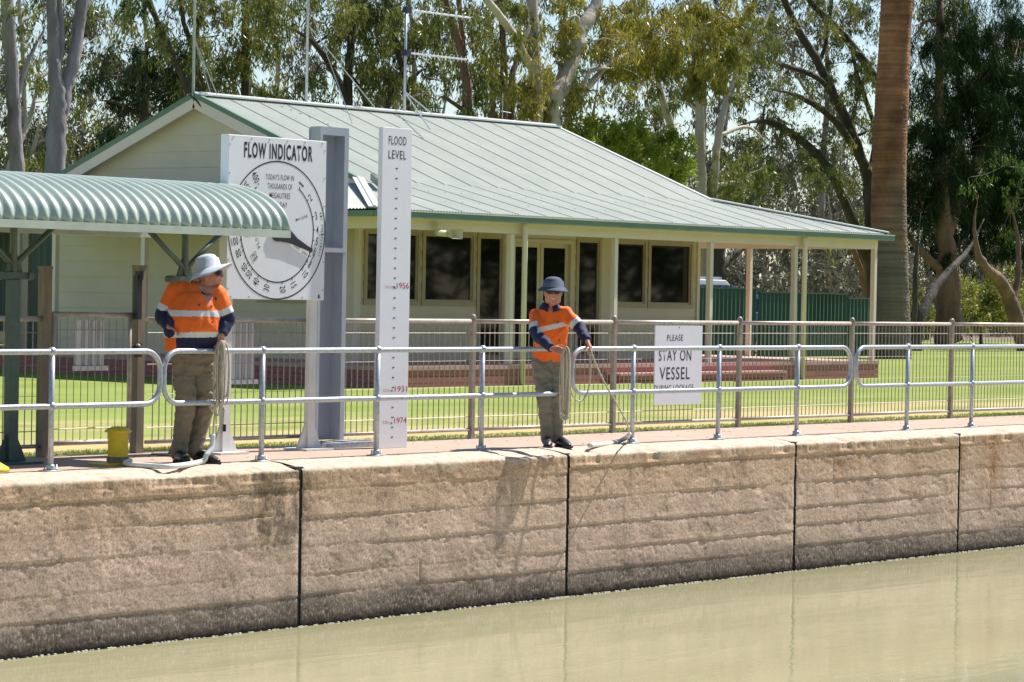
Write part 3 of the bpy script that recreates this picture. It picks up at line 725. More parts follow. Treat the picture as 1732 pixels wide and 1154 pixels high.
def sheet(name, c_lo, c_hi, k0, k1, nrm, m_, pitch=0.0762):
    """ribs at coordinate k in [k0,k1]; c_lo(k), c_hi(k) -> points"""
    K = np.arange(k0, k1+1e-6, pitch/6)
    off = 0.012*np.cos(2*PI*K/pitch)
    lo = np.array([c_lo(k) for k in K]); hi = np.array([c_hi(k) for k in K]); nn = np.array(nrm, float); nn /= np.linalg.norm(nn)
    lo = lo+nn[None]*off[:, None]; hi = hi+nn[None]*off[:, None]
    V = np.concatenate([hi, lo]); F = grid_faces(2, len(K))
    return npmesh(name, V, F[:, ::-1], m_, hs, True)
sl = (RIDGE_Z-BZ)/(RIDGE_Y-VE)
# main front and back planes
nf = (0, -sl, 1)
r1 = sheet('roof_sheet', lambda k: (k, VE-.06, BZ-.06*sl), lambda k: (k, RIDGE_Y, RIDGE_Z), VX0, VX1, nf, M_roof)
YB = 2*RIDGE_Y-VE+.15
r2 = sheet('roof_sheet', lambda k: (k, YB, BZ-.06), lambda k: (k, RIDGE_Y, RIDGE_Z), VX0, VX1, (0, sl, 1), M_roof)
# verandah front: trapezium with hips at both ends
vs_ = (BZ-EZ)/(VE-EY)
fzo = -.010
def fhi(k):
    if k < VX0: f = (k-EX0)/(VX0-EX0); return (k, EY+(VE-EY)*f, EZ+fzo+(BZ-EZ)*f)
    if k > VX1: f = (EX1-k)/(EX1-VX1); return (k, EY+(VE-EY)*f, EZ+fzo+(BZ-EZ)*f)
    return (k, VE, BZ+fzo)
sheet('verandah_roof_sheet', lambda k: (k, EY, EZ+fzo), fhi, EX0, EX1, (0, -vs_, 1), M_roof)
def side(name, ex, vx, yb, sgn):
    def hi(k):
        if k < VE: f = (k-EY)/(VE-EY); return (ex+(vx-ex)*f, k, EZ+fzo+(BZ-EZ)*f)
        return (vx, k, BZ+fzo)
    return sheet(name, lambda k: (ex, k, EZ+fzo), hi, EY, yb, (sgn*(BZ-EZ)/abs(ex-vx), 0, 1), M_roof)
side('verandah_roof_sheet', EX0, VX0+.3, 24.6, -1)
side('verandah_roof_sheet', EX1, VX1, 21.5, 1)
# sheet laps on the front planes
mb = MB(); k = VX0+.762
while k < VX1:
    mb.bar((k, VE-.05, BZ-.05*sl+.011), (k, RIDGE_Y-.1, RIDGE_Z-.1*sl+.011), .007, .005); k += .762
mb.build('sheet_lap', M_seam, hs)
mb = MB(); k = EX0+.762
while k < EX1-.2:
    h = fhi(k); mb.bar((k, EY+.03, EZ+fzo+.03*vs_+.011), (k, h[1], h[2]+.010), .009, .005); k += .762
mb.build('sheet_lap', M_seam, hs)
# roofing screws
mb = MB(); r_ = random.Random(4)
for j in range(1, 6):
    yy = VE+.35+(RIDGE_Y-VE-.5)*j/5.3; zz = BZ+(yy-VE)*sl
    k = VX0+.1
    while k < VX1: mb.box(k-.009, k+.009, yy-.009, yy+.009, zz+.008, zz+.016); k += .381
for j in (1, 2):
    yy = EY+(VE-EY)*j/3; zz = EZ+fzo+(yy-EY)*vs_; k = EX0+1.8
    while k < EX1-1.8: mb.box(k-.009, k+.009, yy-.009, yy+.009, zz+.008, zz+.016); k += .457
tag(mb.build('roofing_screws', M_seam, hs), kind='stuff')
# cappings, barges, gutter
MB().bar((VX0-.02, RIDGE_Y-.09, RIDGE_Z-.01), (VX1+.02, RIDGE_Y-.09, RIDGE_Z-.01), .20, .03).bar((VX0-.02, RIDGE_Y+.09, RIDGE_Z-.01), (VX1+.02, RIDGE_Y+.09, RIDGE_Z-.01), .20, .03).tube([(VX0-.02, RIDGE_Y, RIDGE_Z+.015), (VX1+.02, RIDGE_Y, RIDGE_Z+.015)], .035, 8).build('ridge_cap', M_roofcap, hs)
for vx, s in ((VX0, -1), (VX1, 1)):
    mb = MB()
    mb.bar((vx, VE-.08, BZ-.08*sl+.02), (vx, RIDGE_Y, RIDGE_Z+.02), .09, .03)
    mb.bar((vx, YB, BZ-.05), (vx, RIDGE_Y, RIDGE_Z+.02), .09, .03)
    mb.build('verge_cap', M_roofcap if s > 0 else M_gutter, hs)
    mb = MB(); mb.bar((vx+s*.03, VE-.08, BZ-.08*sl-.02), (vx+s*.03, RIDGE_Y, RIDGE_Z-.02), .02, .08); mb.bar((vx+s*.03, YB, BZ-.09), (vx+s*.03, RIDGE_Y, RIDGE_Z-.02), .02, .08)
    mb.build('barge_trim', M_gutter, hs)
    mb = MB(); mb.bar((vx+s*.012, VE-.05, BZ-.05*sl-.16), (vx+s*.012, RIDGE_Y, RIDGE_Z-.16), .03, .20); mb.bar((vx+s*.012, YB, BZ-.22), (vx+s*.012, RIDGE_Y, RIDGE_Z-.16), .03, .20)
    mb.build('barge_board', M_creamtrim, hs)
    mb = MB(); y0 = VE; # sloped soffit between barge and gable cladding
    if s < 0:
        for (ya, za, yb_, zb) in ((VE, BZ-.14, RIDGE_Y, RIDGE_Z-.14), (YB, BZ-.2, RIDGE_Y, RIDGE_Z-.14)):
            mb.add([(vx+.03, ya, za), (WX0+.12, ya, za), (WX0+.12, yb_, zb), (vx+.03, yb_, zb)], [(0, 1, 2, 3)])
        mb.build('soffit', M_creamtrim, hs)
for (a, b) in (((EX0, EY), (VX0, VE)), ((EX1, EY), (VX1, VE))):
    MB().bar((a[0], a[1], EZ+fzo+.022), (b[0], b[1], BZ+fzo+.03), .20, .02).tube([(a[0], a[1], EZ+fzo+.03), (b[0], b[1], BZ+fzo+.038)], .025, 8).build('hip_cap', M_roofcap, hs)
MB().bar((VX0-.02, VE-.35, BZ+.03), (VX0-.52, VE-1.0, BZ-.13), .05, .12).build('barge_end', M_green, hs)
mb = MB(); gy = EY-.04
mb.box(EX0-.06, EX1+.06, gy-.075, gy, EZ-.145, EZ-.045); mb.build('gutter', M_gutter, hs)
MB().box(EX0-.06, EX1+.06, gy-.085, gy-.06, EZ-.045, EZ-.025).build('gutter_lip', flat('gutter_lip_paint', (.55, .62, .56), .4), hs)
for gx, s in ((EX0, -1), (EX1, 1)):
    MB().box(min(gx, gx+s*.075), max(gx, gx+s*.075), EY-.03, 21.5 if s > 0 else 24.6, EZ-.145, EZ-.045).build('gutter', M_gutter, hs)
PY = 14.6; PXs = [35.75, 39.02, 42.03, 45.05, 47.95, 50.90]
# beams
MB().box(35.68, 50.98, PY-.035, PY+.035, 2.60, 2.835).build('beam', M_creamtrim, hs)
MB().box(50.865, 50.935, PY+.036, 21.5, 2.60, 2.835).build('beam', M_creamtrim, hs)
MB().box(35.715, 35.785, PY+.036, 24.5, 2.60, 2.835).build('beam', M_creamtrim, hs)
# verandah ceiling
mb = MB(); mb.box(EX0+.1, EX1-.1, EY+.02, WY0-.02, 2.845, 2.86); mb.box(WX1+.1, EX1-.1, WY0, 21.5, 2.845, 2.86); mb.box(EX0+.1, WX0-.1, WY0, 24.5, 2.845, 2.86)
mb.build('verandah_ceiling', M_creamtrim, hs)
DZ = .28
for i, x in enumerate(PXs):
    MB().box(x-.05, x+.05, PY-.05, PY+.05, DZ, 2.60).build('verandah_post', M_creamtrim, hs, bevel=.005)
for y in (17.75, 21.2): MB().box(50.85, 50.95, y-.05, y+.05, DZ, 2.60).build('verandah_post', M_creamtrim, hs, bevel=.005)
for y in (18.33, 20.49, 22.9): MB().box(35.70, 35.80, y-.05, y+.05, DZ, 2.60).build('verandah_post', M_creamtrim, hs, bevel=.005)
for x in (39.27, 48.14):
    MB().tube([(x, PY-.12, LZ), (x, PY-.12, 2.75), (x-.01, PY-.12, 2.79)], .05, 12).build('downpipe', M_creamtrim, hs, True)
# weatherboard walls with openings
def boards(x0, x1, z0, z1, openings, pitch, face, depth=.018, sidewall=False, top=None):
    """lapped boards on a wall; openings = (a,b,c,d); face = y of the wall (or x for side walls)"""
    mb = MB(); zs = [z0]
    while zs[-1]+pitch < z1-.01: zs.append(zs[-1]+pitch)
    zs.append(z1)
    for a, b in zip(zs[:-1], zs[1:]):
        cuts = sorted({a, b, *[v for o in openings for v in o[2:] if a < v < b]})
        for c, d in zip(cuts[:-1], cuts[1:]):
            segs = [(x0, x1)] if top is None else [top((c+d)/2)]
            for o in openings:
                if o[2] < (c+d)/2 < o[3]:
                    ns = []
                    for s, e in segs:
                        if o[0] > s: ns.append((s, min(e, o[0])))
                        if o[1] < e: ns.append((max(s, o[1]), e))
                    segs = [q for q in ns if q[1]-q[0] > .01]
            t0 = depth*(1-(c-a)/pitch); t1 = depth*(1-(d-a)/pitch)
            for s, e in segs:
                if top is not None: q0, q1 = top(c), top(d); v = [(face-t0, q0[1], c), (face-t0, q0[0], c), (face-t1, q1[0], d), (face-t1, q1[1], d), (face+.06, q0[1], c), (face+.06, q0[0], c), (face+.06, q1[0], d), (face+.06, q1[1], d)]
                elif not sidewall:
                    v = [(s, face-t0, c), (e, face-t0, c), (e, face-t1, d), (s, face-t1, d), (s, face+.06, c), (e, face+.06, c), (e, face+.06, d), (s, face+.06, d)]
                else:
                    v = [(face-t0, e, c), (face-t0, s, c), (face-t1, s, d), (face-t1, e, d), (face+.06, e, c), (face+.06, s, c), (face+.06, s, d), (face+.06, e, d)]
                mb.add(v, [(0, 1, 2, 3), (5, 4, 7, 6), (0, 4, 5, 1), (3, 2, 6, 7), (0, 3, 7, 4), (1, 5, 6, 2)])
    return mb
wins = [(37.87, 39.24, 1.37, 2.60), (39.44, 40.79, 1.37, 2.60), (40.99, 41.64, .34, 2.60), (43.98, 44.63, .34, 2.60), (45.15, 46.13, 1.38, 2.60), (46.32, 47.70, 1.38, 2.60)]
door = (42.02, 43.72, .30, 2.52)
F_ = .075
ops = [(a-F_, b+F_, c-F_, d+F_) for a, b, c, d in wins]+[(door[0]-F_, door[1]+F_, .2, door[3]+F_)]
boards(WX0, WX1, .22, 2.85, ops, .30, WY0).build('wall', M_cream, hs)
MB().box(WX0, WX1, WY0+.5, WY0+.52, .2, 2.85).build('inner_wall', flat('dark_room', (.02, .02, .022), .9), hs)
sw = [(17.35, 18.05, 1.37, 2.60), (18.25, 19.4, 1.37, 2.60)]
boards(WY0, WY1, .22, 2.85, [(a-F_, b+F_, c-F_, d+F_) for a, b, c, d in sw], .30, WX0, sidewall=True).build('wall', M_cream, hs)
mb = MB().box(WX1-.06, WX1, WY0+.07, WY1, .22, BZ); mb.box(WX0+.07, WX1-.07, WY1-.1, WY1, .22, BZ); mb.build('wall', M_cream, hs)
for x, y in ((WX0, WY0), (WX1, WY0)): MB().box(x-.045, x+.045, y-.045, y+.045, .2, 2.84).build('corner_trim', M_creamtrim, hs)
# gable cladding
gz0 = 3.50
def gtop(z):
    f = (RIDGE_Z-.09-z)/sl; return (RIDGE_Y-f, RIDGE_Y+f)
boards(0, 0, gz0, RIDGE_Z-.14, [], .30, WX0+.0, sidewall=True, top=gtop).build('gable_wall', M_cream, hs)
MB().box(VX0+.02, WX0-.02, VE+.1, 24.9, 3.30, 3.46).build('gable_shade_band', flat('dark_shade_green', (.03, .05, .045), .5), hs)  # dark green band; shade below the gable overhang is put into its colour
MB().box(VX1-.12, VX1-.06, VE+.1, YB-.1, 2.9, BZ).build('gable_wall', M_cream, hs)
def gprism(x):
    return MB().add([(x, VE+.2, BZ-.1), (x, 2*RIDGE_Y-VE-.2, BZ-.1), (x, RIDGE_Y, RIDGE_Z-.2), (x+.05, VE+.2, BZ-.1), (x+.05, 2*RIDGE_Y-VE-.2, BZ-.1), (x+.05, RIDGE_Y, RIDGE_Z-.2)], [(0, 2, 1), (3, 4, 5), (0, 3, 5, 2), (1, 2, 5, 4), (0, 1, 4, 3)])
gprism(VX1-.12).build('gable_wall', M_cream, hs)
# windows
def window(x0, x1, z0, z1, side_=False):
    y = WY0 if not side_ else WX0
    def bx(mb, a, b, p, q, c, d):
        if side_: mb.box(y+p, y+q, a, b, c, d)
        else: mb.box(a, b, y+p, y+q, c, d)
    mb = MB(); f = F_
    bx(mb, x0-f, x0, -.035, .07, z0-f, z1+f); bx(mb, x1, x1+f, -.035, .07, z0-f, z1+f)
    bx(mb, x0, x1, -.035, .07, z1, z1+f); bx(mb, x0, x1, -.035, .07, z0-f, z0)
    g = .035
    bx(mb, x0, x0+g, -.012, .05, z0, z1); bx(mb, x1-g, x1, -.012, .05, z0, z1); bx(mb, x0+g, x1-g, -.012, .05, z1-g, z1); bx(mb, x0+g, x1-g, -.012, .05, z0, z0+g)
    o = mb.build('window', M_frame, hs)
    mb = MB(); bx(mb, x0+g, x1-g, .015, .022, z0+g, z1-g); mb.build('pane', M_glass, o)
for a in wins: window(*a)
for a in sw: window(*a, side_=True)
mb = MB(); a, b, c, d = door; f = F_
mb.box(a-f, a, WY0-.035, WY0+.12, c, d+f); mb.box(b, b+f, WY0-.035, WY0+.12, c, d+f); mb.box(a, b, WY0-.035, WY0+.12, d, d+f)
dr = mb.build('door_frame', M_cream, hs)
xm = (a+b)/2
for s, e in ((a, xm-.01), (xm+.01, b)):
    mb = MB(); g = .085; yy = WY0+.04
    mb.box(s, s+g, yy, yy+.045, c, d); mb.box(e-g, e, yy, yy+.045, c, d); mb.box(s+g, e-g, yy, yy+.045, d-g, d); mb.box(s+g, e-g, yy, yy+.045, c, c+.16)
    dd = mb.build('door', M_cream, hs)
    MB().box(s+g, e-g, yy+.015, yy+.022, c+.16, d-g).build('pane', M_glass, dd)
    MB().tube([(e-.04 if s == a else s+.04, yy-.05, 1.28), (e-.04 if s == a else s+.04, yy-.05, 1.42)], .012, 8).build('handle', M_galv, dd)
# deck
dk = MB(); dk.box(EX0+.45, 51.02, PY-.10, WY0, DZ-.07, DZ); dk.box(WX1, 51.02, WY0, 21.4, DZ-.07, DZ); dk.box(EX0+.45, WX0, WY0, 24.6, DZ-.07, DZ)
dk.build('deck', mat('worn_deck_timber', (.52, .33, .30), (.42, .24, .215), 3, .75), hs)
mb = MB()
for k in range(3):
    z1 = DZ-.072-.112*k; mb.box(EX0+.47, 51.0, PY-.085, PY-.05, z1-.105, z1); mb.box(50.965, 51.0, PY-.049, 21.3, z1-.105, z1); mb.box(EX0+.47, EX0+.5, PY-.049, 24.5, z1-.105, z1)
mb.box(EX0+.55, 50.95, PY-.04, PY, LZ, DZ-.075)
mb.build('deck_skirt', M_deck, hs)
mb = MB(); mb.box(41.7, 47.1, PY-.45, PY-.10, .07, .115); mb.build('step_tread', mat('faded_step_timber', (.55, .30, .27), (.44, .22, .20), 5, .75), hs)
mb = MB(); mb.box(41.72, 47.08, PY-.43, PY-.40, -.015, .067); mb.box(41.72, 47.08, PY-.43, PY-.40, LZ, -.03); mb.box(41.72, 41.75, PY-.39, PY-.1, LZ, .067); mb.box(47.05, 47.08, PY-.39, PY-.1, LZ, .067)
mb.build('step_riser', M_deck, hs)
# horn speaker under the beam
sp = thing('horn_speaker', 'cream horn loudspeaker fixed under the verandah beam', 'loudspeaker', (37.1, 14.5, 2.6))
c0 = at(741, 393, 'y', 14.45); M_sp = flat('aged_cream_plastic', (.62, .58, .40))
MB().box(c0[0]-.03, c0[0]+.03, 14.42, 14.52, c0[2]+.05, c0[2]+.18).build('bracket', M_sp, sp)
MB().tube([(c0[0]-.02, 14.47, c0[2]), (c0[0]+.16, 14.42, c0[2]-.02)], .055, 12).build('driver', M_sp, sp)
e = (c0[0]+.16, 14.42, c0[2]-.02)
mb = MB()
A = [(e[0]-.02, 14.40, e[2]-.04), (e[0]+.06, 14.40, e[2]-.04), (e[0]+.06, 14.40, e[2]+.04), (e[0]-.02, 14.40, e[2]+.04)]
B = [(e[0]-.06, 14.22, e[2]-.085), (e[0]+.22, 14.22, e[2]-.085), (e[0]+.22, 14.22, e[2]+.085), (e[0]-.06, 14.22, e[2]+.085)]
mb.add(A+B, [(0, 1, 5, 4), (1, 2, 6, 5), (2, 3, 7, 6), (3, 0, 4, 7), (0, 3, 2, 1)])
mb.build('horn', M_sp, sp)
# conduit at the gable peak
MB().tube([(VX0-.05, RIDGE_Y+.05, 5.5), (VX0-.06, RIDGE_Y+.1, 5.15), (VX0-.05, RIDGE_Y-.1, 5.02), (VX0+.0, RIDGE_Y-.25, 4.85), (WX0-.06, RIDGE_Y-.45, 4.80)], .015, 6).build('cable', flat('black_cable', (.02, .02, .02)), hs)

# ------------------------------------------------------------------ masts on the roof
def mast(x, ztop, label, guys, yagi=()):
    t = thing('radio_mast', label, 'mast', (x, RIDGE_Y, RIDGE_Z))
    MB().tube([(x, RIDGE_Y, RIDGE_Z-.05), (x, RIDGE_Y, ztop)], .028, 8).build('pole', M_galv, t, True)
    mb = MB()
    for p, q, r_ in guys: mb.tube([p, q], r_, 5)
    if guys: mb.build('stay', M_galv, t)
    for z, L, els in yagi:
        mb = MB().tube([(x-.05, RIDGE_Y-.04, z), (x+L, RIDGE_Y-.04, z+.0)], .018, 6)
        for k in range(els):
            xx = x+.12+(L-.15)*k/(els-1); mb.tube([(xx, RIDGE_Y-.04, z-.09*(1-.3*k/els)), (xx, RIDGE_Y-.04, z+.09*(1-.3*k/els))], .008, 5); mb.tube([(xx, RIDGE_Y-.14, z+.01), (xx, RIDGE_Y+.08, z+.01)], .008, 5)
        mb.build('antenna', flat('pale_aluminium', (.75, .75, .75), .4, .3), t)
        MB().box(x-.07, x+.07, RIDGE_Y-.09, RIDGE_Y+.03, z-.06, z+.06).build('clamp', M_black, t)
gpt = at(596, 210, 'y', 19.4); gp2 = at(635, 183, 'y', 20.9)
mast(40.4, 10.5, 'tall thin guyed mast rising from the middle of the roof ridge', [((40.4, RIDGE_Y, 7.1), (gpt[0], gpt[1], gpt[2]), .008), ((40.4, RIDGE_Y, 6.7), (gp2[0], gp2[1], gp2[2]), .012)])
ga = at(727, 218, 'y', 19.3); gb_ = at(730, 192, 'y', 20.9)
mast(43.26, 7.28, 'antenna mast with two horizontal combs right of the roof middle', [((43.26, RIDGE_Y, 5.56), tuple(ga), .015), ((43.26, RIDGE_Y, 5.58), tuple(gb_), .015)], [(7.23, 1.95, 9), (6.36, 1.85, 15)])
gc_ = at(356, 157, 'y', 20.9); gd_ = at(367, 160, 'y', 20.9)
mast(37.36, 10.5, 'thin stayed mast at the gable end of the roof', [((37.36, RIDGE_Y, 6.2), tuple(gc_), .010), ((37.36, RIDGE_Y, 6.2), tuple(gd_), .010)])
wv = thing('wire_aerial', 'small thin wire aerial near the right end of the roof ridge', 'aerial', (47.0, RIDGE_Y, RIDGE_Z))
wx = at(850, 190, 'y', RIDGE_Y)[0]
MB().tube([(wx, RIDGE_Y, RIDGE_Z), (wx, RIDGE_Y, RIDGE_Z+.6)], .01, 5).tube([(wx-.05, RIDGE_Y, RIDGE_Z+.22), (wx+.28, RIDGE_Y, RIDGE_Z+.20)], .008, 5).build('wire', M_galv, wv)

# ------------------------------------------------------------------ green shed to the left, fences and vehicles behind
sh = thing('green_shed', 'dark green corrugated steel shed with cream corner posts left of the office', 'shed', (38.5, 26, LZ))
def ribbed_wall(axis, a0, a1, at_, z0, z1, m_, parent, name, pitch=.2, depth=.03):
    n = int((a1-a0)/pitch); K = []; O = []
    for k in range(n):
        b = a0+k*pitch
        for f, o in ((0, 0), (.45, 0), (.55, depth), (.9, depth)): K.append(b+f*pitch); O.append(o)
    K = np.array(K); O = np.array(O)
    if axis == 'y': lo = np.stack([at_-O, K, np.full(len(K), z0)], 1)
    else: lo = np.stack([K, at_-O, np.full(len(K), z0)], 1)
    hi = lo.copy(); hi[:, 2] = z1
    return npmesh(name, np.concatenate([lo, hi]), grid_faces(2, len(K)), m_, parent)
M_gsheet = mat('dark_green_steel_sheet', (.045, .085, .075), (.032, .065, .058), 1.2, .5)
s0 = at(98, 500, 'x', 37.9)[1]; s1 = at(52, 500, 'x', 37.9)[1]; s2 = at(36, 500, 'x', 37.9)[1]; s3 = at(-60, 500, 'x', 37.9)[1]
ribbed_wall('y', s0, s1, 37.9, LZ, 2.9, M_gsheet, sh, 'wall')
MB().box(37.82, 37.95, s1, s1+.35, LZ, 2.9).build('corner_post', flat('beige_post', (.36, .32, .27)), sh)
MB().tube([(37.80, s2, LZ), (37.80, s2, 2.9)], .07, 12).build('downpipe', M_creamtrim, sh)
MB().box(37.80, 37.92, s1, s3, 2.62, 2.8).build('beam', M_creamtrim, sh)
ribbed_wall('y', s2+1.6, s3+6, 41.5, .5, 2.9, M_gsheet, sh, 'wall')
MB().box(37.6, 44, s0, s3+6, 2.9, 2.95).build('roof', M_gsheet, sh)
MB().box(38.0, 41.4, s2+1, s3, LZ+.3, LZ+.36).build('shelf', M_creamtrim, sh)

gf = thing('steel_panel_fence', 'dark green corrugated steel fence behind the right end of the verandah', 'fence', (60, 27, LZ))
M_gfence = mat('bottle_green_fence', (.018, .075, .058), (.014, .058, .046), 1.0, .45)
for x0_, x1_, zt_ in ((48.5, 56.5, 1.83), (56.5, 64.6, 1.76), (64.6, 69.0, 1.67), (69.0, 70.6, 1.55)):
    ribbed_wall('x', x0_, x1_, 27.0, LZ, zt_, M_gfence, gf, 'fence_panel', .19, .04)
    MB().box(x0_, x1_, 26.93, 27.03, zt_, zt_+.04).build('capping', M_gfence, gf)

def car(name, label, x, y, paint, roofc, L=4.7, Hh=2.1, rack=False, group=None):
    t = thing(name, label, 'car', (x, y, LZ), group)
    z0 = LZ; W = 1.8
    def body(prof, w_, m_, nm, inset=.0):
        n = len(prof); vs = []
        for s, wd in ((-1, w_/2), (1, w_/2)):
            for (px_, pz) in prof: vs.append((x+px_, y+s*(wd-(inset if pz > 1.0 else 0)), z0+pz))
        fs = [tuple(range(n)), tuple(reversed(range(n, 2*n)))]+[(i, i+n, (i+1) % n+n, (i+1) % n) for i in range(n)]
        return MB().add(vs, fs).build(nm, m_, t, bevel=.03)
    k = Hh/2.1
    body([(-L/2, .35), (L/2, .35), (L/2, .95*k), (L/2-.1, 1.15*k), (-L/2+.1, 1.2*k), (-L/2, .9*k)], W, paint, 'body')
    body([(-L/2+.15, 1.2*k), (L/2-1.3, 1.15*k), (L/2-1.75, 1.85*k), (-L/2+.3, 1.85*k)], W-.12, M_cglass, 'windows')
    body([(-L/2+.25, 1.85*k), (L/2-1.7, 1.85*k), (L/2-1.95, 2.0*k), (-L/2+.4, 2.02*k)], W-.1, roofc, 'roof')
    pl = MB()
    for px_ in (-L/2+.2, -.7, .25, L/2-1.55):
        for s in (-1, 1): pl.box(x+px_-.05, x+px_+.05, y+s*(W/2-.075), y+s*(W/2-.045), z0+1.17*k, z0+1.86*k)
    pl.build('pillar', paint, t)
    for px_ in (-L/2+.85, L/2-.85):
        for s in (-1, 1):
            wh = MB().tube([(x+px_, y+s*(W/2-.22), z0+.36), (x+px_, y+s*(W/2+.0), z0+.36)], .36, 20).build('wheel', M_tyre, t)
            MB().tube([(x+px_, y+s*(W/2-.1), z0+.36), (x+px_, y+s*(W/2+.012), z0+.36)], .2, 14).build('rim', M_galv, wh)
    for s in (-1, 1): MB().box(x+L/2-.02, x+L/2+.02, y+s*.65-.15, y+s*.65+.15, z0+.7, z0+.9).build('headlight', flat('lamp_lens', (.7, .7, .7), .2), t)
    if rack:
        mb = MB()
        for s in (-1, 1): mb.bar((x-L/2+.5, y+s*.7, z0+2.16), (x+L/2-2.0, y+s*.7, z0+2.16), .04)
        for px_ in (-L/2+.5, -1.0, -.3, L/2-2.0): mb.bar((x+px_, y-.7, z0+2.12), (x+px_, y+.7, z0+2.12), .04); mb.bar((x+px_, y-.7, z0+2.0), (x+px_, y-.7, z0+2.14), .04); mb.bar((x+px_, y+.7, z0+2.0), (x+px_, y+.7, z0+2.14), .04)
        mb.build('roof_rack', M_galv, t)
M_cglass = mat('blue_tinted_glass', (.03, .06, .14), (.02, .04, .09), 2, .08)
M_tyre = flat('tyre_rubber', (.02, .02, .02), .8)
M_cwhite = flat('white_car_paint', (.75, .76, .78), .3)
M_cblue = flat('blue_car_paint', (.06, .14, .32), .3)
car('parked_car', 'white roofed four-wheel drive with roof rack behind the green steel fence', 65.1, 29.6, M_cblue, M_cwhite, 4.8, 2.2, True, 'cars parked behind the green steel fence')
car('parked_car', 'low blue car roof showing above the far end of the green steel fence', 70.4, 30.4, M_cblue, M_cblue, 4.4, 1.78, False, 'cars parked behind the green steel fence')

# ------------------------------------------------------------------ people
RH = Vector((rh[0], rh[1], 0)); FH = Vector((math.cos(YAW), math.sin(YAW), 0))
def fuse(mb, voxel, name, mats, parent, smooth_it=4, matfn=None, wrinkle=0.0, wscale=9, wstretch=(1, 1, 1), sfac=.5):
    me = bpy.data.meshes.new('tmp'); me.from_pydata(mb.v, [], mb.f); me.update()
    ob = bpy.data.objects.new('tmp', me); col.objects.link(ob)
    r_ = ob.modifiers.new('r', 'REMESH'); r_.mode = 'VOXEL'; r_.voxel_size = voxel
    s_ = ob.modifiers.new('s', 'SMOOTH'); s_.iterations = smooth_it; s_.factor = sfac
    bpy.context.view_layer.update()
    out = bpy.data.meshes.new_from_object(ob.evaluated_get(bpy.context.evaluated_depsgraph_get()))
    bpy.data.objects.remove(ob); out.name = name
    if wrinkle:
        for v in out.vertices:
            p = Vector((v.co.x*wstretch[0], v.co.y*wstretch[1], v.co.z*wstretch[2]))*wscale
            q = mnoise.noise(p)+.5*mnoise.noise(p*2.1); q = 1-abs(q)*2.2
            v.co += v.normal*wrinkle*q
    out.materials.clear()
    for mm in mats: out.materials.append(mm)
    idx = np.zeros(len(out.polygons), np.int32)
    if matfn:
        for i, p in enumerate(out.polygons): idx[i] = matfn(p.center)
    out.polygons.foreach_set('material_index', idx)
    out.polygons.foreach_set('use_smooth', np.ones(len(out.polygons), bool)); out.update()
    return link(name, out, parent)
def cr_spline(pts, n=6):
    P = [Vector(p) for p in pts]; P = [P[0]*2-P[1]]+P+[P[-1]*2-P[-2]]; out = []
    for i in range(1, len(P)-2):
        for k in range(n):
            t = k/n; a, b, c, d = P[i-1], P[i], P[i+1], P[i+2]
            out.append(0.5*((2*b)+(c-a)*t+(2*a-5*b+4*c-d)*t*t+(3*b-a-3*c+d)*t**3))
    out.append(P[-2]); return out
def limb(mb, pts, rs, rys=None, ref=None, n=18, sub=5, start=True):
    P = cr_spline(pts, sub); N = len(P); m_ = len(pts)-1
    def ip(a):
        return [float(np.interp(i/(N-1)*m_, range(m_+1), a)) for i in range(N)]
    mb.tube(P, ip(rs), n, ry=ip(rys) if rys else None, ref=ref)
    for e, r_ in ((P[0], rs[0]), (P[-1], rs[-1]))[0 if start else 1:]: mb.ball(e, min(r_, (rys or rs)[0 if e is P[0] else -1])*.96, 14, 9)
def hand(mb, wrist, fwd, palm_n, side, curls, spread=.02, thumb_dir=None, sc_=1.0):
    """fwd: wrist to knuckles; palm_n: out of the palm; side: towards the thumb"""
    fwd = Vector(fwd).normalized(); nrm = Vector(palm_n); nrm = (nrm-fwd*nrm.dot(fwd)).normalized()
    sd_ = fwd.cross(nrm).normalized()*side
    w0 = Vector(wrist); kn = w0+fwd*.085*sc_
    mb.tube([w0-fwd*.02, w0+fwd*.03*sc_, kn-fwd*.01], [.026*sc_, .036*sc_, .040*sc_], 14, ry=[.022*sc_, .018*sc_, .014*sc_], ref=sd_)
    for i, (off, ln) in enumerate(((.030, .074), (.010, .082), (-.011, .076), (-.030, .060))):
        p = kn+sd_*off*sc_-fwd*.012; d = (fwd+sd_*off*spread*30).normalized(); pts = [p]; c = curls[i] if isinstance(curls, (list, tuple)) else curls
        for j, f in enumerate((.45, .32, .23)):
            ax = nrm; ang = c*(0.55+.35*j)
            d = (d*math.cos(ang)+ax*math.sin(ang)).normalized(); pts.append(pts[-1]+d*ln*f*sc_*1.02)
        mb.tube(pts, [.0095*sc_, .009*sc_, .0082*sc_, .007*sc_], 8); mb.ball(pts[-1], .0072*sc_, 8, 6)
    td = (Vector(thumb_dir).normalized() if thumb_dir else (fwd*.6+sd_*.7+nrm*.4).normalized())
    p = w0+fwd*.025+sd_*.026*sc_
    pts = [p, p+td*.03*sc_, p+td*.055*sc_+nrm*.006, p+td*.07*sc_+nrm*.016+fwd*.008]
    mb.tube(pts, [.014*sc_, .0115*sc_, .0105*sc_, .0085*sc_], 8); mb.ball(pts[-1], .0086*sc_, 8, 6)
M_skin = mat('sunburnt_skin', (.50, .235, .165), (.42, .18, .125), 18, .5)
M_orange = mat('hi_vis_orange', (.90, .165, .012), (.80, .13, .01), 6, .75, bump=.25, bscale=26, bdist=.006)
M_navy = mat('navy_cotton', (.014, .018, .068), (.01, .012, .05), 8, .8, bump=.25, bscale=26, bdist=.006)
M_refl = mat('reflective_tape', (.66, .67, .69), (.58, .59, .62), 10, .35)
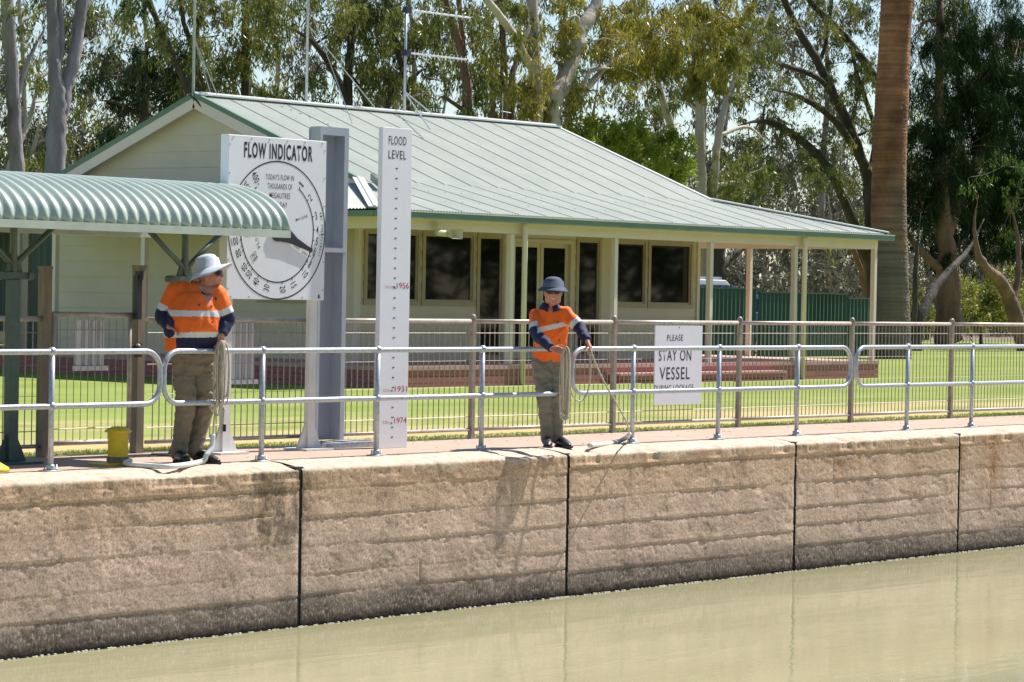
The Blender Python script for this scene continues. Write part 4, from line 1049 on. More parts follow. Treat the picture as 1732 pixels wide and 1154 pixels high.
M_khaki = mat('khaki_trousers', (.24, .20, .145), (.19, .155, .11), 5, .85, bump=.4, bscale=18, bdist=.01)
M_grey = mat('grey_khaki_trousers', (.23, .215, .175), (.175, .165, .13), 5, .85, bump=.4, bscale=18, bdist=.01)
M_shoe = mat('black_boot_leather', (.012, .012, .014), (.02, .02, .022), 9, .35)
M_sole = flat('boot_sole', (.03, .03, .03), .8)
M_lens = flat('black_lens', (.006, .006, .008), .12)
M_hatw = mat('pale_grey_hat_cloth', (.50, .54, .62), (.42, .46, .54), 9, .85, bump=.2)
M_hatn = mat('navy_hat_cloth', (.045, .075, .13), (.03, .05, .095), 9, .8, bump=.2)
M_teeth = flat('teeth', (.75, .72, .66), .3)
M_hair = flat('grey_brown_hair', (.12, .09, .07), .8)

def person_frame(px_, py_, y):
    """root on the path; returns root Vector and a solver for points on planes facing the camera"""
    g = at(px_, py_, 'y', y); root = Vector((g[0], g[1], 0))
    C0 = Vector(CAM)
    def pp(px__, py__, v=0.0):
        d = Vector(f0+rc*(px__-866.0)/FPX-uc*(py__-577.0)/FPX)
        t = ((root-C0).dot(FH)+v)/d.dot(FH); return C0+d*t
    return root, pp
def shoe(mb, heel, toe, w_=.048, h=.075):
    heel = Vector(heel); toe = Vector(toe); d = (toe-heel).normalized(); s = Vector((-d.y, d.x, 0))
    pts = [heel-d*.01, heel+d*.06, heel+d*.15, toe-d*.05, toe]; hs_ = [.085, .10, .085, .062, .04]; ws = [.036, .044, .045, .05, .032]
    P = [Vector((p.x, p.y, hh*.5+.012)) for p, hh in zip(pts, hs_)]
    mb.tube(cr_spline(P, 4), [float(x) for x in np.interp(np.linspace(0, 4, 17), range(5), ws)], 16, ry=[float(x)*.52 for x in np.interp(np.linspace(0, 4, 17), range(5), hs_)], ref=s)
    mb.ball(P[-1], .03, 12, 8, 1.1, 1.1, .7); mb.ball(P[0], .036, 12, 8, 1, 1, 1.1)
def sole(mb, heel, toe):
    heel = Vector(heel); toe = Vector(toe); d = (toe-heel).normalized(); s = Vector((-d.y, d.x, 0))
    o = []
    for f, w_ in ((-.045, .018), (-.03, .036), (.06, .04), (.15, .042), (.22, .05), (.27, .045), (.30, .02)):
        o.append((heel+d*f*1.0, w_))
    L = [p+s*w_ for p, w_ in o]+[p-s*w_ for p, w_ in reversed(o)]; n = len(L)
    mb.add([(p.x, p.y, .003) for p in L]+[(p.x, p.y, .022) for p in L], [tuple(reversed(range(n))), tuple(range(n, 2*n))]+[(i, (i+1) % n, (i+1) % n+n, i+n) for i in range(n)])
def head(mb, c, face, up=(0, 0, 1), s=1.0):
    """skull, jaw, nose, ears, brow, lips; face = direction the face looks"""
    f = Vector(face).normalized(); U = Vector(up); U = (U-f*U.dot(f)).normalized(); S = f.cross(U)
    c = Vector(c)
    def E(o, r, a, b, d):   # ellipsoid oriented to the face frame
        t = MB().ball((0, 0, 0), r, 22, 16); p0 = c+f*o[0]*s+S*o[1]*s+U*o[2]*s
        mb.add([p0+f*(q[0]*a)*s+S*(q[1]*b)*s+U*(q[2]*d)*s for q in t.v], t.f)
    E((-.01, 0, .03), .1, .98, .78, .90)      # cranium
    E((.02, 0, -.025), .1, .76, .66, .98)     # face
    E((.052, 0, -.088), .03, 1.0, 1.15, .8)   # chin
    E((.0, .048, -.06), .035, 1.3, .7, 1.3); E((.0, -.048, -.06), .035, 1.3, .7, 1.3)   # jaw corners
    E((.078, .034, -.02), .022, .7, 1.1, .8); E((.078, -.034, -.02), .022, .7, 1.1, .8)  # cheeks
    E((.098, 0, -.018), .014, 1.4, 1.0, 1.3); E((.094, 0, .0), .010, 1.2, .9, 2.2)       # nose
    E((.088, 0, .032), .02, .7, 2.4, .6)      # brow
    E((.089, 0, -.052), .010, .8, 2.4, .55); E((.086, 0, -.066), .010, .8, 2.1, .6)      # lips
    for sg in (-1, 1): E((-.008, sg*.077, -.005), .028, .65, .3, 1.15)                     # ears
    return c, f, U, S
def glasses(c, f, U, S, parent, s=1.0):
    mb = MB()
    for sg in (-1, 1):
        P = [c+f*(.102-.03*(q**2))*s+S*(sg*(.008+.060*q))*s+U*(.010)*s for q in np.linspace(0, 1, 7)]
        hh = [.010, .019, .021, .021, .019, .014, .008]
        mb.tube(P, [x*s for x in hh], 10, ry=.005*s, ref=U)
        mb.tube([c+f*.07*s+S*sg*.070*s+U*.014*s, c+f*.0*s+S*sg*.083*s+U*.012*s], .004*s, 6)
    mb.tube([c+f*.104*s+S*.01*s+U*.014*s, c+f*.104*s-S*.01*s+U*.014*s], .004*s, 6)
    mb.build('sunglasses', M_lens, parent, True)
def hat(c, f, U, S, parent, m_, crown_h, crown_r, brim_w, droop, name='hat', zlift=.045, wavy=.0, tilt=0.0):
    U2 = (U*math.cos(tilt)+f*math.sin(tilt)).normalized(); f2 = (f-U2*f.dot(U2)).normalized(); S2 = f2.cross(U2)
    o = c+U*zlift-f*.006; n = 48; prof = []
    for k in range(7): a = PI/2*k/6; prof.append((crown_r*.80*math.sin(a), crown_h-.040*(1-math.cos(a)), 0))
    prof += [(crown_r*.95, crown_h*.55, 0), (crown_r, .0, 0)]
    for k in range(1, 7): q = k/6; prof.append((crown_r+brim_w*q, 0, q))
    def V(r_, z, q, th_, off):
        d = droop(th_) if callable(droop) else droop
        rr_ = r_*(1+.0*q)
        zz_ = z-(d*q**1.3)*brim_w+wavy*q*math.sin(3*th_+1)
        rr2 = r_-(r_-crown_r)*(1-math.cos(min(1.2, abs(d)*.9)))*.8 if q else r_
        return o+U2*(zz_-off)+f2*(math.cos(th_)*rr2*1.08)+S2*(math.sin(th_)*rr2)
    vs = [V(r_, z, q, 2*PI*k/n, 0) for (r_, z, q) in prof for k in range(n)]
    m2 = len(prof)
    fs = [(i*n+k, i*n+(k+1) % n, (i+1)*n+(k+1) % n, (i+1)*n+k) for i in range(m2-1) for k in range(n)]
    fs.append(tuple(range(n)))
    h = MB().add(vs, fs).build(name, m_, parent, True)
    so_ = h.modifiers.new('thickness', 'SOLIDIFY'); so_.thickness = .004; so_.offset = 1
    return h
def seg_t(p, a, b):
    d = b-a; t = max(0, min(1, (p-a).dot(d)/d.dot(d))); return t, (p-(a+d*t)).length

def build_person(kind):
    if kind == 'R':
        root, pp = person_frame(929, 757, .50)
        t = thing('person', 'man in navy bucket hat and sunglasses leaning on rail, holding coiled rope', 'person', root, 'lock workers in orange shirts')
        trm, hatm = M_grey, M_hatn
        hd = pp(935.5, 494, -.22); face = -FH*1.0+RH*.02+Vector((0, 0, -.06))
        neck0 = pp(931, 524, -.13); neck1 = pp(934, 506, -.17)
        sL, sR = pp(907, 533, -.14), pp(958, 530, -.14)
        eL, wL = pp(906, 565, -.34), pp(934, 590, -.66)
        eR, wR = pp(981, 556, -.22), pp(994, 578, -.42)
        tor = [pp(929, 606, .02), pp(932, 588, -.02), pp(932, 565, -.06), pp(931, 543, -.10), pp(931, 528, -.13), pp(932, 519, -.13)]
        tw = [.165, .160, .172, .186, .165, .07]; td = [.115, .115, .12, .125, .095, .065]
        tref = RH*1.0+FH*.1; armr = [.066, .062, .057, .050, .041]
        hips = pp(928, 600, .03)
        legs = [((917, 612, .02), (919, 645, -.01), (921, 676, -.03), (924, 712, .02), (926, 744, .03)), ((938, 612, .05), (941, 645, .03), (942, 676, .02), (941, 712, .07), (942, 742, .09))]
        lr = [.105, .092, .074, .066, .060]
        feet = [((926, 755, .05), Vector((.0, -.27, 0))), ((944, 754, .10), Vector((.10, -.25, 0)))]
    else:
        root, pp = person_frame(320, 780, .66)
        t = thing('person', 'stout man in pale sunhat looking back, one hand holding hanging rope', 'person', root, 'lock workers in orange shirts')
        trm, hatm = M_khaki, M_hatw
        hd = pp(354, 466, .0); face = RH*.96-FH*.16+Vector((0, 0, .12))
        neck0 = pp(343, 500, .0); neck1 = pp(349, 482, .0)
        sL, sR = pp(298, 492, .0), pp(366, 498, -.02)
        eL, wL = pp(276, 534, .0), pp(287, 553, -.17)
        eR, wR = pp(384, 538, .0), pp(374, 568, -.10)
        tor = [pp(325, 592, .0), pp(325, 575, -.01), pp(327, 550, -.04), pp(332, 522, -.03), pp(333, 502, .0), pp(336, 492, .0), pp(341, 486, 0)]
        tw = [.235, .245, .255, .235, .195, .13, .07]; td = [.19, .21, .235, .205, .155, .11, .06]
        tref = RH*.96+FH*.25; armr = [.088, .078, .07, .062, .050]
        hips = pp(327, 592, .0)
        legs = [((314, 598, .0), (313, 640, -.02), (314, 688, -.05), (307, 735, .0), (301, 768, .02)), ((343, 598, .02), (344, 640, .04), (346, 685, .08), (336, 730, .10), (330, 765, .08))]
        lr = [.120, .102, .088, .068, .060]
        feet = [((299, 776, .02), Vector((.12, -.24, 0))), ((333, 776, .06), Vector((.20, -.20, 0)))]
    Z = Vector((0, 0, 1))
    # ---- one continuous body
    mb = MB()
    c, f, U, S = head(mb, hd, face, Z, 1.12 if kind == 'R' else 1.12)
    mb.tube([neck0-Z*.04, neck1, hd-Z*.02], [.066, .058, .055] if kind == 'R' else [.078, .070, .062], 16)
    inn = .90
    limb(mb, tor, [x*.88 for x in tw], [x*.86 for x in td], tref, 24)
    for s_, e_, w_ in ((sL, eL, wL), (sR, eR, wR)):
        limb(mb, [s_, (s_+e_)/2, e_, (e_+w_)/2, w_], [armr[0]*.8, armr[1]*.8, armr[2]*.75, armr[3]*.75, .027], None, None, 12)
    for L in legs:
        limb(mb, [pp(*q) for q in L], [x*.68 for x in lr], None, None, 14)
    if kind == 'R':
        hand(mb, wL, pp(945, 592, -.74)-wL, RH*.2-Z*.3+FH*.8, 1, [.95, 1.0, 1.05, 1.1], .0, thumb_dir=RH*.9-FH*.3+Z*.25)
        hand(mb, wR, pp(1001, 592, -.46)-wR, -Z*.3-RH*.75+FH*.2, 1, [.75, .85, .95, 1.0], .01, thumb_dir=-RH*.6-Z*.55-FH*.4)
    else:
        hand(mb, wL, pp(300, 556, -.25)-wL, -Z*.6+FH*.3-RH*.2, -1, [.25, .8, 1.0, 1.1], .01, thumb_dir=RH*.6-Z*.1-FH*.5)
        hand(mb, wR, pp(372, 583, -.12)-wR, FH*.5-RH*.6, 1, [.9, .95, 1.0, 1.0], .0, thumb_dir=RH*.4-Z*.5-FH*.5)
    fuse(mb, .0065, 'body', [M_skin], t, 3)
    # hair fringe under the hat
    hb_ = MB(); tt = MB().ball((0, 0, 0), .1, 20, 14)
    hb_.add([c-f*.022+U*.034+f*(q[0]*.93)+S*(q[1]*.81)+U*(q[2]*.88) for q in tt.v if True], tt.f); hb_.build('hair', M_hair, t, True)
    # ---- shirt
    mb = MB(); limb(mb, tor, tw, td, tref, 32, start=False)
    for s_ in (sL, sR): mb.ball(s_, armr[0]*.98, 16, 10)
    for s_, e_, w_ in ((sL, eL, wL), (sR, eR, wR)):
        inner = tor[-2]
        mb.tube(cr_spline([inner, s_], 3), [armr[0]*.95]*4, 14)
        w2 = w_+(e_-w_).normalized()*.015
        P = cr_spline([s_, (s_+e_)/2, e_, (e_+w2)/2, w2], 5); rs = [float(x) for x in np.interp(np.linspace(0, 4, len(P)), range(5), armr)]
        mb.tube(P, rs, 18); mb.ball(e_, armr[2]*1.02, 14, 9)
    if kind == 'R':
        zb = pp(931, 553, 0).z
        def mf(p):
            for s_, e_, w_ in ((sL, eL, wL), (sR, eR, wR)):
                t1, d1 = seg_t(p, s_, e_); t2, d2 = seg_t(p, e_, w_)
                lim = .082
                outside = (p-sL).dot(RH) < .012 if s_ is sL else (p-sR).dot(RH) > -.03
                if d2 < lim and (d2 < d1 or t1 > .97) and (t2 > .03 or outside): 
                    if outside or t2 > .25 or p.z < zb-.1: return 1
                if d1 < lim and outside:
                    if t1 > .80: return 1
                    if t1 > .56: return 2
                    return 0
            u = (p-tor[2]).dot(RH)
            zz = zb+u*.24
            if abs(p.z-zz) < .026: return 2
            return 0
    else:
        z1, z2 = pp(335, 530, 0).z, pp(335, 566, 0).z
        def mf(p):
            for s_, e_, w_ in ((sL, eL, wL), (sR, eR, wR)):
                t1, d1 = seg_t(p, s_, e_); t2, d2 = seg_t(p, e_, w_)
                lim = .098
                u = (p-root).dot(RH)
                outside = p.x*0 == 0 and ((p-sL).dot(RH) < .02 if s_ is sL else (p-sR).dot(RH) > .035)
                if d2 < .075 and t2 > .15 and (p-root).dot(FH) < -.12 and s_ is sL: return 1
                if d2 < lim and (d2 < d1 or t1 > .97) and outside: return 1
                if d1 < lim and outside:
                    if t1 > .86: return 1
                    if t1 > .62: return 2
                    return 0
            u = (p-tor[2]).dot(RH)
            if abs(p.z-z1) < .026 or abs(p.z-z2-.03*u) < .024: return 2
            if p.z < z2 and u > -.13: return 1
            return 0
    vd = (-FH*.97+RH*(.05 if kind == 'R' else .42)).normalized(); vs2 = vd.cross(Z); zv = neck0.z-(.045 if kind == 'R' else .10)
    def mf2(p):
        q = p-neck0
        if q.dot(vd) > .02 and p.z > zv and abs(q.dot(vs2)) < (p.z-zv)*.42: return 3
        return mf(p)
    fuse(mb, .0085, 'shirt', [M_orange, M_navy, M_refl, M_skin], t, 4, mf2, .011, 8, (1, 1, .6))
    # collar: two navy leaves
    mb = MB(); nb = neck0+Z*(.035 if kind == 'R' else .03)
    fwd_ = -FH if kind == 'R' else (-FH*.85+RH*.5).normalized(); sd_ = fwd_.cross(Z)
    for sg in (-1, 1):
        P = []
        for k in range(7):
            a = .22+(PI-.3)*k/6; P.append((nb+fwd_*math.cos(a)*.088+sd_*sg*math.sin(a)*.092, k))
        vs = []
        for p, k in P:
            up_ = Z*.022 if k else Z*.0
            out_ = (p-nb).normalized(); dn = .05+.035*max(0, 1-k)
            vs += [p+Z*.030-out_*.014, p+out_*.034-Z*dn*.7]
        mb.add(vs, [(2*k, 2*k+1, 2*k+3, 2*k+2) for k in range(6)])
    co_ = mb.build('collar', M_navy, t, True); so_ = co_.modifiers.new('thickness', 'SOLIDIFY'); so_.thickness = .006
    # placket buttons and pocket trims, proud of the shirt front
    mb = MB()
    if kind == 'R':
        for (bx_, by_) in ((944, 545), (946, 576), (939, 523)):
            p = pp(bx_, by_, -.225); mb.ball(p, .008, 8, 6)
        for (bx_, by_, w2) in ((926, 538.5, .03),):
            a = pp(bx_-3, by_+1, -.222); b = pp(bx_+4, by_-2, -.225); mb.bar(a, b, .006, .012)
    else:
        a = pp(326, 510, -.185); b = pp(341, 508.5, -.195); mb.bar(a, b, .006, .016)
        for (bx_, by_) in ((337, 516), (359, 545)): mb.ball(pp(bx_, by_, -.24), .008, 8, 6)
        p = pp(365.5, 505, -.14); mb.ball(p, .016, 10, 7, 1, .5, 1)
    mb.build('buttons', M_navy, t)
    # ---- trousers
    mb = MB()
    top = 592 if kind == 'R' else 588
    hh = [hips+Z*.05, hips, hips-Z*.09]
    if kind == 'R': limb(mb, hh, [.150, .165, .160], [.105, .12, .12], RH, 24)
    else: limb(mb, hh, [.185, .195, .185], [.16, .165, .16], tref, 24)
    for L in legs:
        P = [pp(*q) for q in L]; limb(mb, P, lr, [x*1.02 for x in lr], RH, 18)
    fuse(mb, .009, 'trousers', [trm], t, 3, None, .017, 7, (1, 1, 1.5))
    sb = MB(); ss = MB()
    for (q, dv) in feet:
        h_ = pp(*q); h_ = Vector((h_.x, h_.y, 0)); d = RH*dv.x+FH*dv.y
        shoe(sb, h_, h_+d*1.0)
        one = MB(); shoe(one, h_, h_+d); sh_ = fuse(one, .006, 'boot', [M_shoe], t, 3)
        so2 = MB(); sole(so2, h_+d.normalized()*.02, h_+d); so2.build('sole', M_sole, sh_)
    # ---- hat, glasses
    if kind == 'R':
        hat(c, f, U, S, t, hatm, .100, .106, .062, lambda a: .78-.22*math.cos(a)-.12*math.sin(a), 'hat', .052)
        glasses(c, f, U, S, t, 1.12)
        mt = MB(); P = [c+f*(.110-.012*(q**2)*4)+S*(q*.05)-U*(.065-.013*abs(q)*2.2) for q in np.linspace(-.5, .5, 7)]
        mt.tube(P, [.002, .004, .0045, .0045, .0045, .004, .002], 8, ry=.003, ref=U); mt.build('teeth', M_teeth, t, True)
    else:
        hat(c, f, U, S, t, hatm, .125, .108, .098, lambda a: .66-.50*math.cos(a)+.12*math.sin(2*a), 'hat', .062, .010, -.14)
        glasses(c, f, U, S, t, 1.12)
    return t, pp, wL, wR
pR, ppR, wLR, wRR = build_person('R')
pL, ppL, wLL, wRL = build_person('L')

# ------------------------------------------------------------------ ropes and hose sleeves
def ropemat():
    M = mat('braided_rope', (.60, .54, .44), (.38, .33, .26), 60, .85, bump=.8, bscale=120, bdist=.004)
    return M
M_rope = ropemat()
M_hose = mat('white_hose', (.70, .71, .70), (.56, .57, .56), 6, .4)
def coil(pp, c, n, w_, ztop, zbot, v0, seed, label, tails=()):
    r = random.Random(seed)
    t = thing('coiled_rope', label, 'rope', pp(*c, v0))
    for k in range(n):
        a = -w_/2+w_*(k+.5)/n+r.uniform(-.006, .006); wd = r.uniform(.016, .032); b = zbot+r.uniform(-.07, .16)*(1 if k % 3 else .4)
        tp = pp(c[0], c[1], v0); d = r.uniform(-.03, .03)
        P = [tp+RH*(a*.55-wd)+FH*d+Vector((0, 0, -.06)), tp+RH*(a*.55)+FH*d+Vector((0, 0, .008-.03*abs(a)/w_)), tp+RH*(a*.7+wd)+FH*d+Vector((0, 0, -.07)),
             Vector((tp.x, tp.y, (tp.z+b)/2))+RH*(a+wd*1.1)+FH*d*1.3, Vector((tp.x, tp.y, b+.05))+RH*(a+wd*.8)+FH*d, Vector((tp.x, tp.y, b))+RH*a+FH*d, Vector((tp.x, tp.y, b+.05))+RH*(a-wd*.8)+FH*(d+.01),
             Vector((tp.x, tp.y, (tp.z+b)/2))+RH*(a-wd*1.1)+FH*(d+.015)]
        Q = P+[P[0]]; MB().tube(cr_spline(Q, 5)[:-1], .0078, 7, closed=True).build('rope_loop', M_rope, t, True)
    for P, r_, nm, m_ in tails: MB().tube(cr_spline(P, 7), r_, 8).build(nm, m_, t, True)
    return t
W = lambda p: Vector(p)
# left worker: coil over the rail, tail to a splice, feed line into a white hose round the bollard
tailL = [ppL(379, 690, -.16), ppL(377, 715, -.15), ppL(375, 738, -.15)]
feed = [ppL(369, 600, -.14), ppL(367, 660, -.14), ppL(362, 715, -.14), ppL(360, 737, -.14)]
g1 = at(340, 781, 'z', .03); g2 = at(290, 789, 'z', .02); g3 = at(245, 787.5, 'z', .02); g4 = at(213, 784, 'z', .03)
coil(ppL, (375, 578), 9, .085, 0, .50, -.16, 3, 'thick bundle of rope coils hanging from the left worker\'s hand',
     [(tailL, .010, 'rope_tail', M_rope), ([ppL(380, 718, -.16), ppL(379.5, 730, -.16)], .014, 'splice', M_navy), (feed, .0085, 'feed_line', M_rope)])
hs1 = thing('hose_sleeve', 'long white hose sleeve curving from yellow bollard past the left worker\'s boots', 'hose', (g2[0], g2[1], 0), 'white hose sleeves on mooring ropes')
b0 = Vector((17.16, .75, .035))
MB().tube(cr_spline([feed[-1]+Vector((0, 0, .01)), ppL(358, 755, -.16), ppL(349, 770, -.22), W(g1), W(g2), W(g3), W(g4), b0], 8), .024, 12).build('hose', M_hose, hs1, True)
# right worker
h1 = ppR(999, 592, -.47)
feedR = [h1, ppR(1006, 612, -.46), ppR(1024, 650, -.42), ppR(1047, 690, -.34), ppR(1061, 718, -.24), W(at(1065, 735, 'y', .30))]
loopR = [h1+Vector((0, 0, -.01)), ppR(998, 640, -.47), ppR(992, 668, -.46), ppR(980, 679, -.5), ppR(968, 668, -.6), ppR(958, 640, -.7), ppR(954, 610, -.78)]
coil(ppR, (958, 588), 6, .050, 0, .34, -.80, 8, 'narrow rope coil in the right worker\'s hands with a line across to his other hand',
     [(feedR, .0085, 'feed_line', M_rope), (loopR, .0085, 'slack_loop', M_rope), ([ppR(962, 680, -.8), ppR(960, 700, -.8), ppR(962, 708, -.8)], .009, 'rope_tail', M_rope)])
hs2 = thing('hose_sleeve', 'short white hose sleeve lying on the coping beside a handrail post', 'hose', tuple(at(1030, 750, 'z', .02)), 'white hose sleeves on mooring ropes')
MB().tube(cr_spline([feedR[-1], W(at(1058, 741, 'z', .06)), W(at(1045, 747, 'z', .02)), W(at(1022, 751, 'z', .02)), W(at(997, 753.5, 'z', .03))], 8), .024, 12).build('hose', M_hose, hs2, True)

# ------------------------------------------------------------------ trees
def leaves(C_, rad, n, L, wd, seed, droop=.9, flatz=1.25):
    """n leaf blades round every cluster centre: arrays of kite-shaped quads hanging mostly down"""
    r = np.random.RandomState(seed); m_ = len(C_); N = m_*n
    base = np.repeat(np.asarray(C_, float), n, 0); rr_ = np.repeat(np.asarray(rad, float), n)
    g = r.normal(0, 1, (N, 3)); g /= np.linalg.norm(g, axis=1)[:, None]; g *= (r.rand(N)**.45)[:, None]
    # spray structure: leaves gather along a few hanging twigs in each cluster
    k = 9; tw = r.normal(0, 1, (m_, k, 3)); tw /= np.linalg.norm(tw, axis=2)[:, :, None]; tw *= (r.rand(m_, k, 1)**.4)
    pick = tw[np.repeat(np.arange(m_), n), r.randint(0, k, N)]
    off = pick*.80+g*.34; off[:, 2] *= flatz
    p = base+off*rr_[:, None]
    d = r.normal(0, .42, (N, 3)); d[:, 2] -= droop; d /= np.linalg.norm(d, axis=1)[:, None]
    s_ = r.normal(0, 1, (N, 3)); s_ -= d*(s_*d).sum(1)[:, None]; s_ /= np.linalg.norm(s_, axis=1)[:, None]
    ll = (L*(.6+.8*r.rand(N)))[:, None]; ww = (wd*(.7+.6*r.rand(N)))[:, None]
    V = np.stack([p, p+d*ll*.42+s_*ww/2, p+d*ll, p+d*ll*.42-s_*ww/2], 1).reshape(-1, 3)
    return V, np.arange(4*N).reshape(-1, 4)
def barkmat(name, c1, c2, c3, sc_=2.2):
    M = mat(name, c1, c2, sc_, .85, bump=.6, bscale=14, detail=7, stretch=(1, 1, .28), bdist=.05)
    n = M.node_tree.nodes; l = M.node_tree.links
    cr = [q for q in n if q.type == 'VALTORGB'][0]; e = cr.color_ramp.elements.new(.5); e.color = (*c3, 1); return M
BK = {'grey': barkmat('grey_gum_bark', (.30, .28, .29), (.10, .085, .08), (.20, .18, .18)),
      'pale': barkmat('pale_gum_bark', (.50, .45, .38), (.24, .19, .14), (.40, .35, .28), 1.4),
      'dark': barkmat('dark_bark', (.10, .08, .065), (.035, .028, .024), (.06, .05, .042)),
      'red': barkmat('red_brown_bark', (.24, .14, .10), (.09, .05, .04), (.16, .095, .07))}
LF = {'olive': leafmat('olive_gum_leaf', [(.04, .055, .012), (.095, .125, .026), (.20, .21, .045), (.33, .30, .09)], .38, .35),
      'gold': leafmat('golden_gum_leaf', [(.075, .085, .014), (.175, .175, .028), (.30, .275, .04), (.42, .32, .09)], .42, .35),
      'dark': leafmat('dark_green_leaf', [(.014, .028, .011), (.03, .052, .017), (.055, .082, .025)], .25),
      'bright': leafmat('bright_green_leaf', [(.13, .18, .02), (.27, .35, .04), (.42, .48, .08)], .5),
      'fresh': leafmat('fresh_green_leaf', [(.035, .07, .01), (.08, .14, .02), (.15, .22, .035)], .35),
      'grey': leafmat('grey_green_leaf', [(.05, .052, .03), (.10, .10, .06), (.17, .155, .10)], .3),
      'needle': leafmat('casuarina_needles', [(.008, .020, .006), (.016, .038, .009), (.04, .07, .014)], .2, gloss=.015),
      'yellow': leafmat('yellow_green_leaf', [(.10, .12, .02), (.22, .23, .04), (.34, .32, .07)], .4)}
TN = [0]
def tree(label, Y, trunks, blobs, bark='grey', leaf='olive', name='gum_tree', cat='tree', L=.19, wd=.034, n=85, seed=None, cr_=.46, ddepth=1.0, twigs=.5, group=None, droop=.9, base=True):
    TN[0] += 1; sd_ = seed or 900+TN[0]*13; r = random.Random(sd_)
    g0 = trunks[0][0]; p0 = at(g0[0], g0[1], 'y', Y); S_ = lambda p: FPX/float((np.array(p)-CAM) @ f0)
    s = S_(p0)
    t = thing(name, label, cat, (p0[0], Y, LZ), group)
    nodes = []; paths = []
    for ti, tr in enumerate(trunks):
        dv = 0 if ti == 0 else r.uniform(-.5, .5)
        P = []; Rr = []
        if ti == 0 and base and p0[2] > LZ+.3:
            P.append(Vector((p0[0]+r.uniform(-.05, .05), Y, LZ-.2))); Rr.append(g0[2]/s*1.25)
        for i, (a, b, c) in enumerate(tr):
            w_ = at(a, b, 'y', Y); P.append(Vector((w_[0], w_[1]+dv*(i/(len(tr))), w_[2]))); Rr.append(c/s)
        Q = cr_spline(P, 6); q = [float(x) for x in np.interp(np.linspace(0, len(P)-1, len(Q)), range(len(P)), Rr)]
        for i in range(1, len(Q)):
            wob = q[i]*.16; Q[i] = Q[i]+Vector((r.uniform(-wob, wob), r.uniform(-wob, wob), 0)); q[i] *= r.uniform(.96, 1.04)
        if tr[-1][1] > 0:
            m3 = len(q)//3+1; q = q[:-m3]+[a*(1-.85*(j+1)/m3) for j, a in enumerate(q[-m3:])]
        paths.append((Q, q)); nodes += [(a, b) for a, b in zip(Q, q)]
    big = MB(); Q, q = paths[0]; big.tube(Q, q, 14); big.build('trunk', BK[bark], t, True)
    for Q, q in paths[1:]: MB().tube(Q, q, 10).build('limb', BK[bark], t, True)
    Cc = []; rad = []
    for (bx, by, rx, ry, k) in blobs:
        c0_ = at(bx, by, 'y', Y); s2 = S_(c0_); cnt = max(2, int(k*1.95*rx*ry/((cr_*s2)**2)))
        if nodes:   # a sub-branch out to each leafy mass
            c_ = Vector(c0_); nd = min(nodes, key=lambda q_: (q_[0]-c_).length+abs(q_[0].z-c_.z+1)*.2)
            if (nd[0]-c_).length > .5:
                mid = (nd[0]+c_)/2+Vector((r.uniform(-.3, .3), r.uniform(-.3, .3), r.uniform(-.1, .4))); rb = min(nd[1]*.6, .07)
                SB = cr_spline([nd[0], mid, c_], 5); MB().tube(SB, [rb+(0.015-rb)*i/(len(SB)-1) for i in range(len(SB))], 6).build('limb', BK[bark], t, True)
                nodes += [(a, rb*.5) for a in SB]
        for _ in range(cnt):
            a = r.uniform(0, 2*PI); q_ = math.sqrt(r.random())
            w_ = at(bx+math.cos(a)*q_*rx, by+math.sin(a)*q_*ry, 'y', Y)
            dd = r.gauss(0, .5)*ddepth*max(rx, ry)/s2
            Cc.append((w_[0]+dd*.0, w_[1]+dd, w_[2])); rad.append(cr_*r.uniform(.6, 1.35))
    if Cc:
        V, F = leaves(Cc, rad, int(n*1.7), L*1.08, wd*1.12, sd_, droop)
        npmesh('crown', V, F, LF[leaf], t)
        tw_ = MB()
        for c_ in Cc:
            if r.random() < twigs:
                c_ = Vector(c_); nd = min(nodes, key=lambda q_: (q_[0]-c_).length)
                if .2 < (nd[0]-c_).length < 3.5:
                    mid = (nd[0]+c_)/2+Vector((r.uniform(-.15, .15), r.uniform(-.15, .15), r.uniform(-.05, .25)))
                    tw_.tube([nd[0], mid, c_+Vector((0, 0, .1))], [.022, .014, .006], 4, cap=False)
        if tw_.v: tag(tw_.build('twigs', BK[bark], t), kind='stuff')
    return t

G = 'gum trees standing behind the office'
tree('grey gum trunk rising at the left edge of the view', 27, [[(35, 560, 14), (31, 330, 13), (24, 190, 12), (12, 0, 11), (4, -120, 10)], [(24, 180, 5), (40, 110, 4), (70, 40, 3)]], [(30, 40, 60, 60, .5), (-20, 150, 60, 80, 1)], 'grey', 'olive', group=G)
tree('grey gum with a trunk forking low behind the canopy', 28.5, [[(97, 560, 18), (94, 300, 17), (97, 190, 17), (92, 120, 11), (90, 40, 10), (84, -90, 8)], [(98, 215, 12), (112, 140, 12), (122, 90, 11), (133, 0, 10), (150, -90, 8)], [(131, 40, 6), (150, 0, 5), (168, -50, 4)], [(100, 110, 5), (108, 60, 5), (104, -20, 5)]], [(140, -40, 60, 40, 1)], 'grey', 'olive', group=G)
tree('slender pale gum leaning at the far left, with thin olive leaves', 42, [[(2, 420, 8), (14, 290, 6), (45, 215, 5), (62, 150, 4), (70, 60, 3)], [(25, 300, 4), (52, 250, 4), (58, 190, 3)], [(60, 140, 3), (120, 90, 2.5), (170, 60, 2)]], [(50, 170, 60, 110, 1.1), (150, 60, 70, 60, .9), (140, 250, 60, 50, 1.4), (200, 50, 50, 50, .7), (20, 60, 40, 60, .6), (150, 150, 50, 60, .8), (110, 285, 70, 30, 1.6), (20, 280, 40, 40, 1.1)], 'pale', 'olive', cr_=.5, group=G)
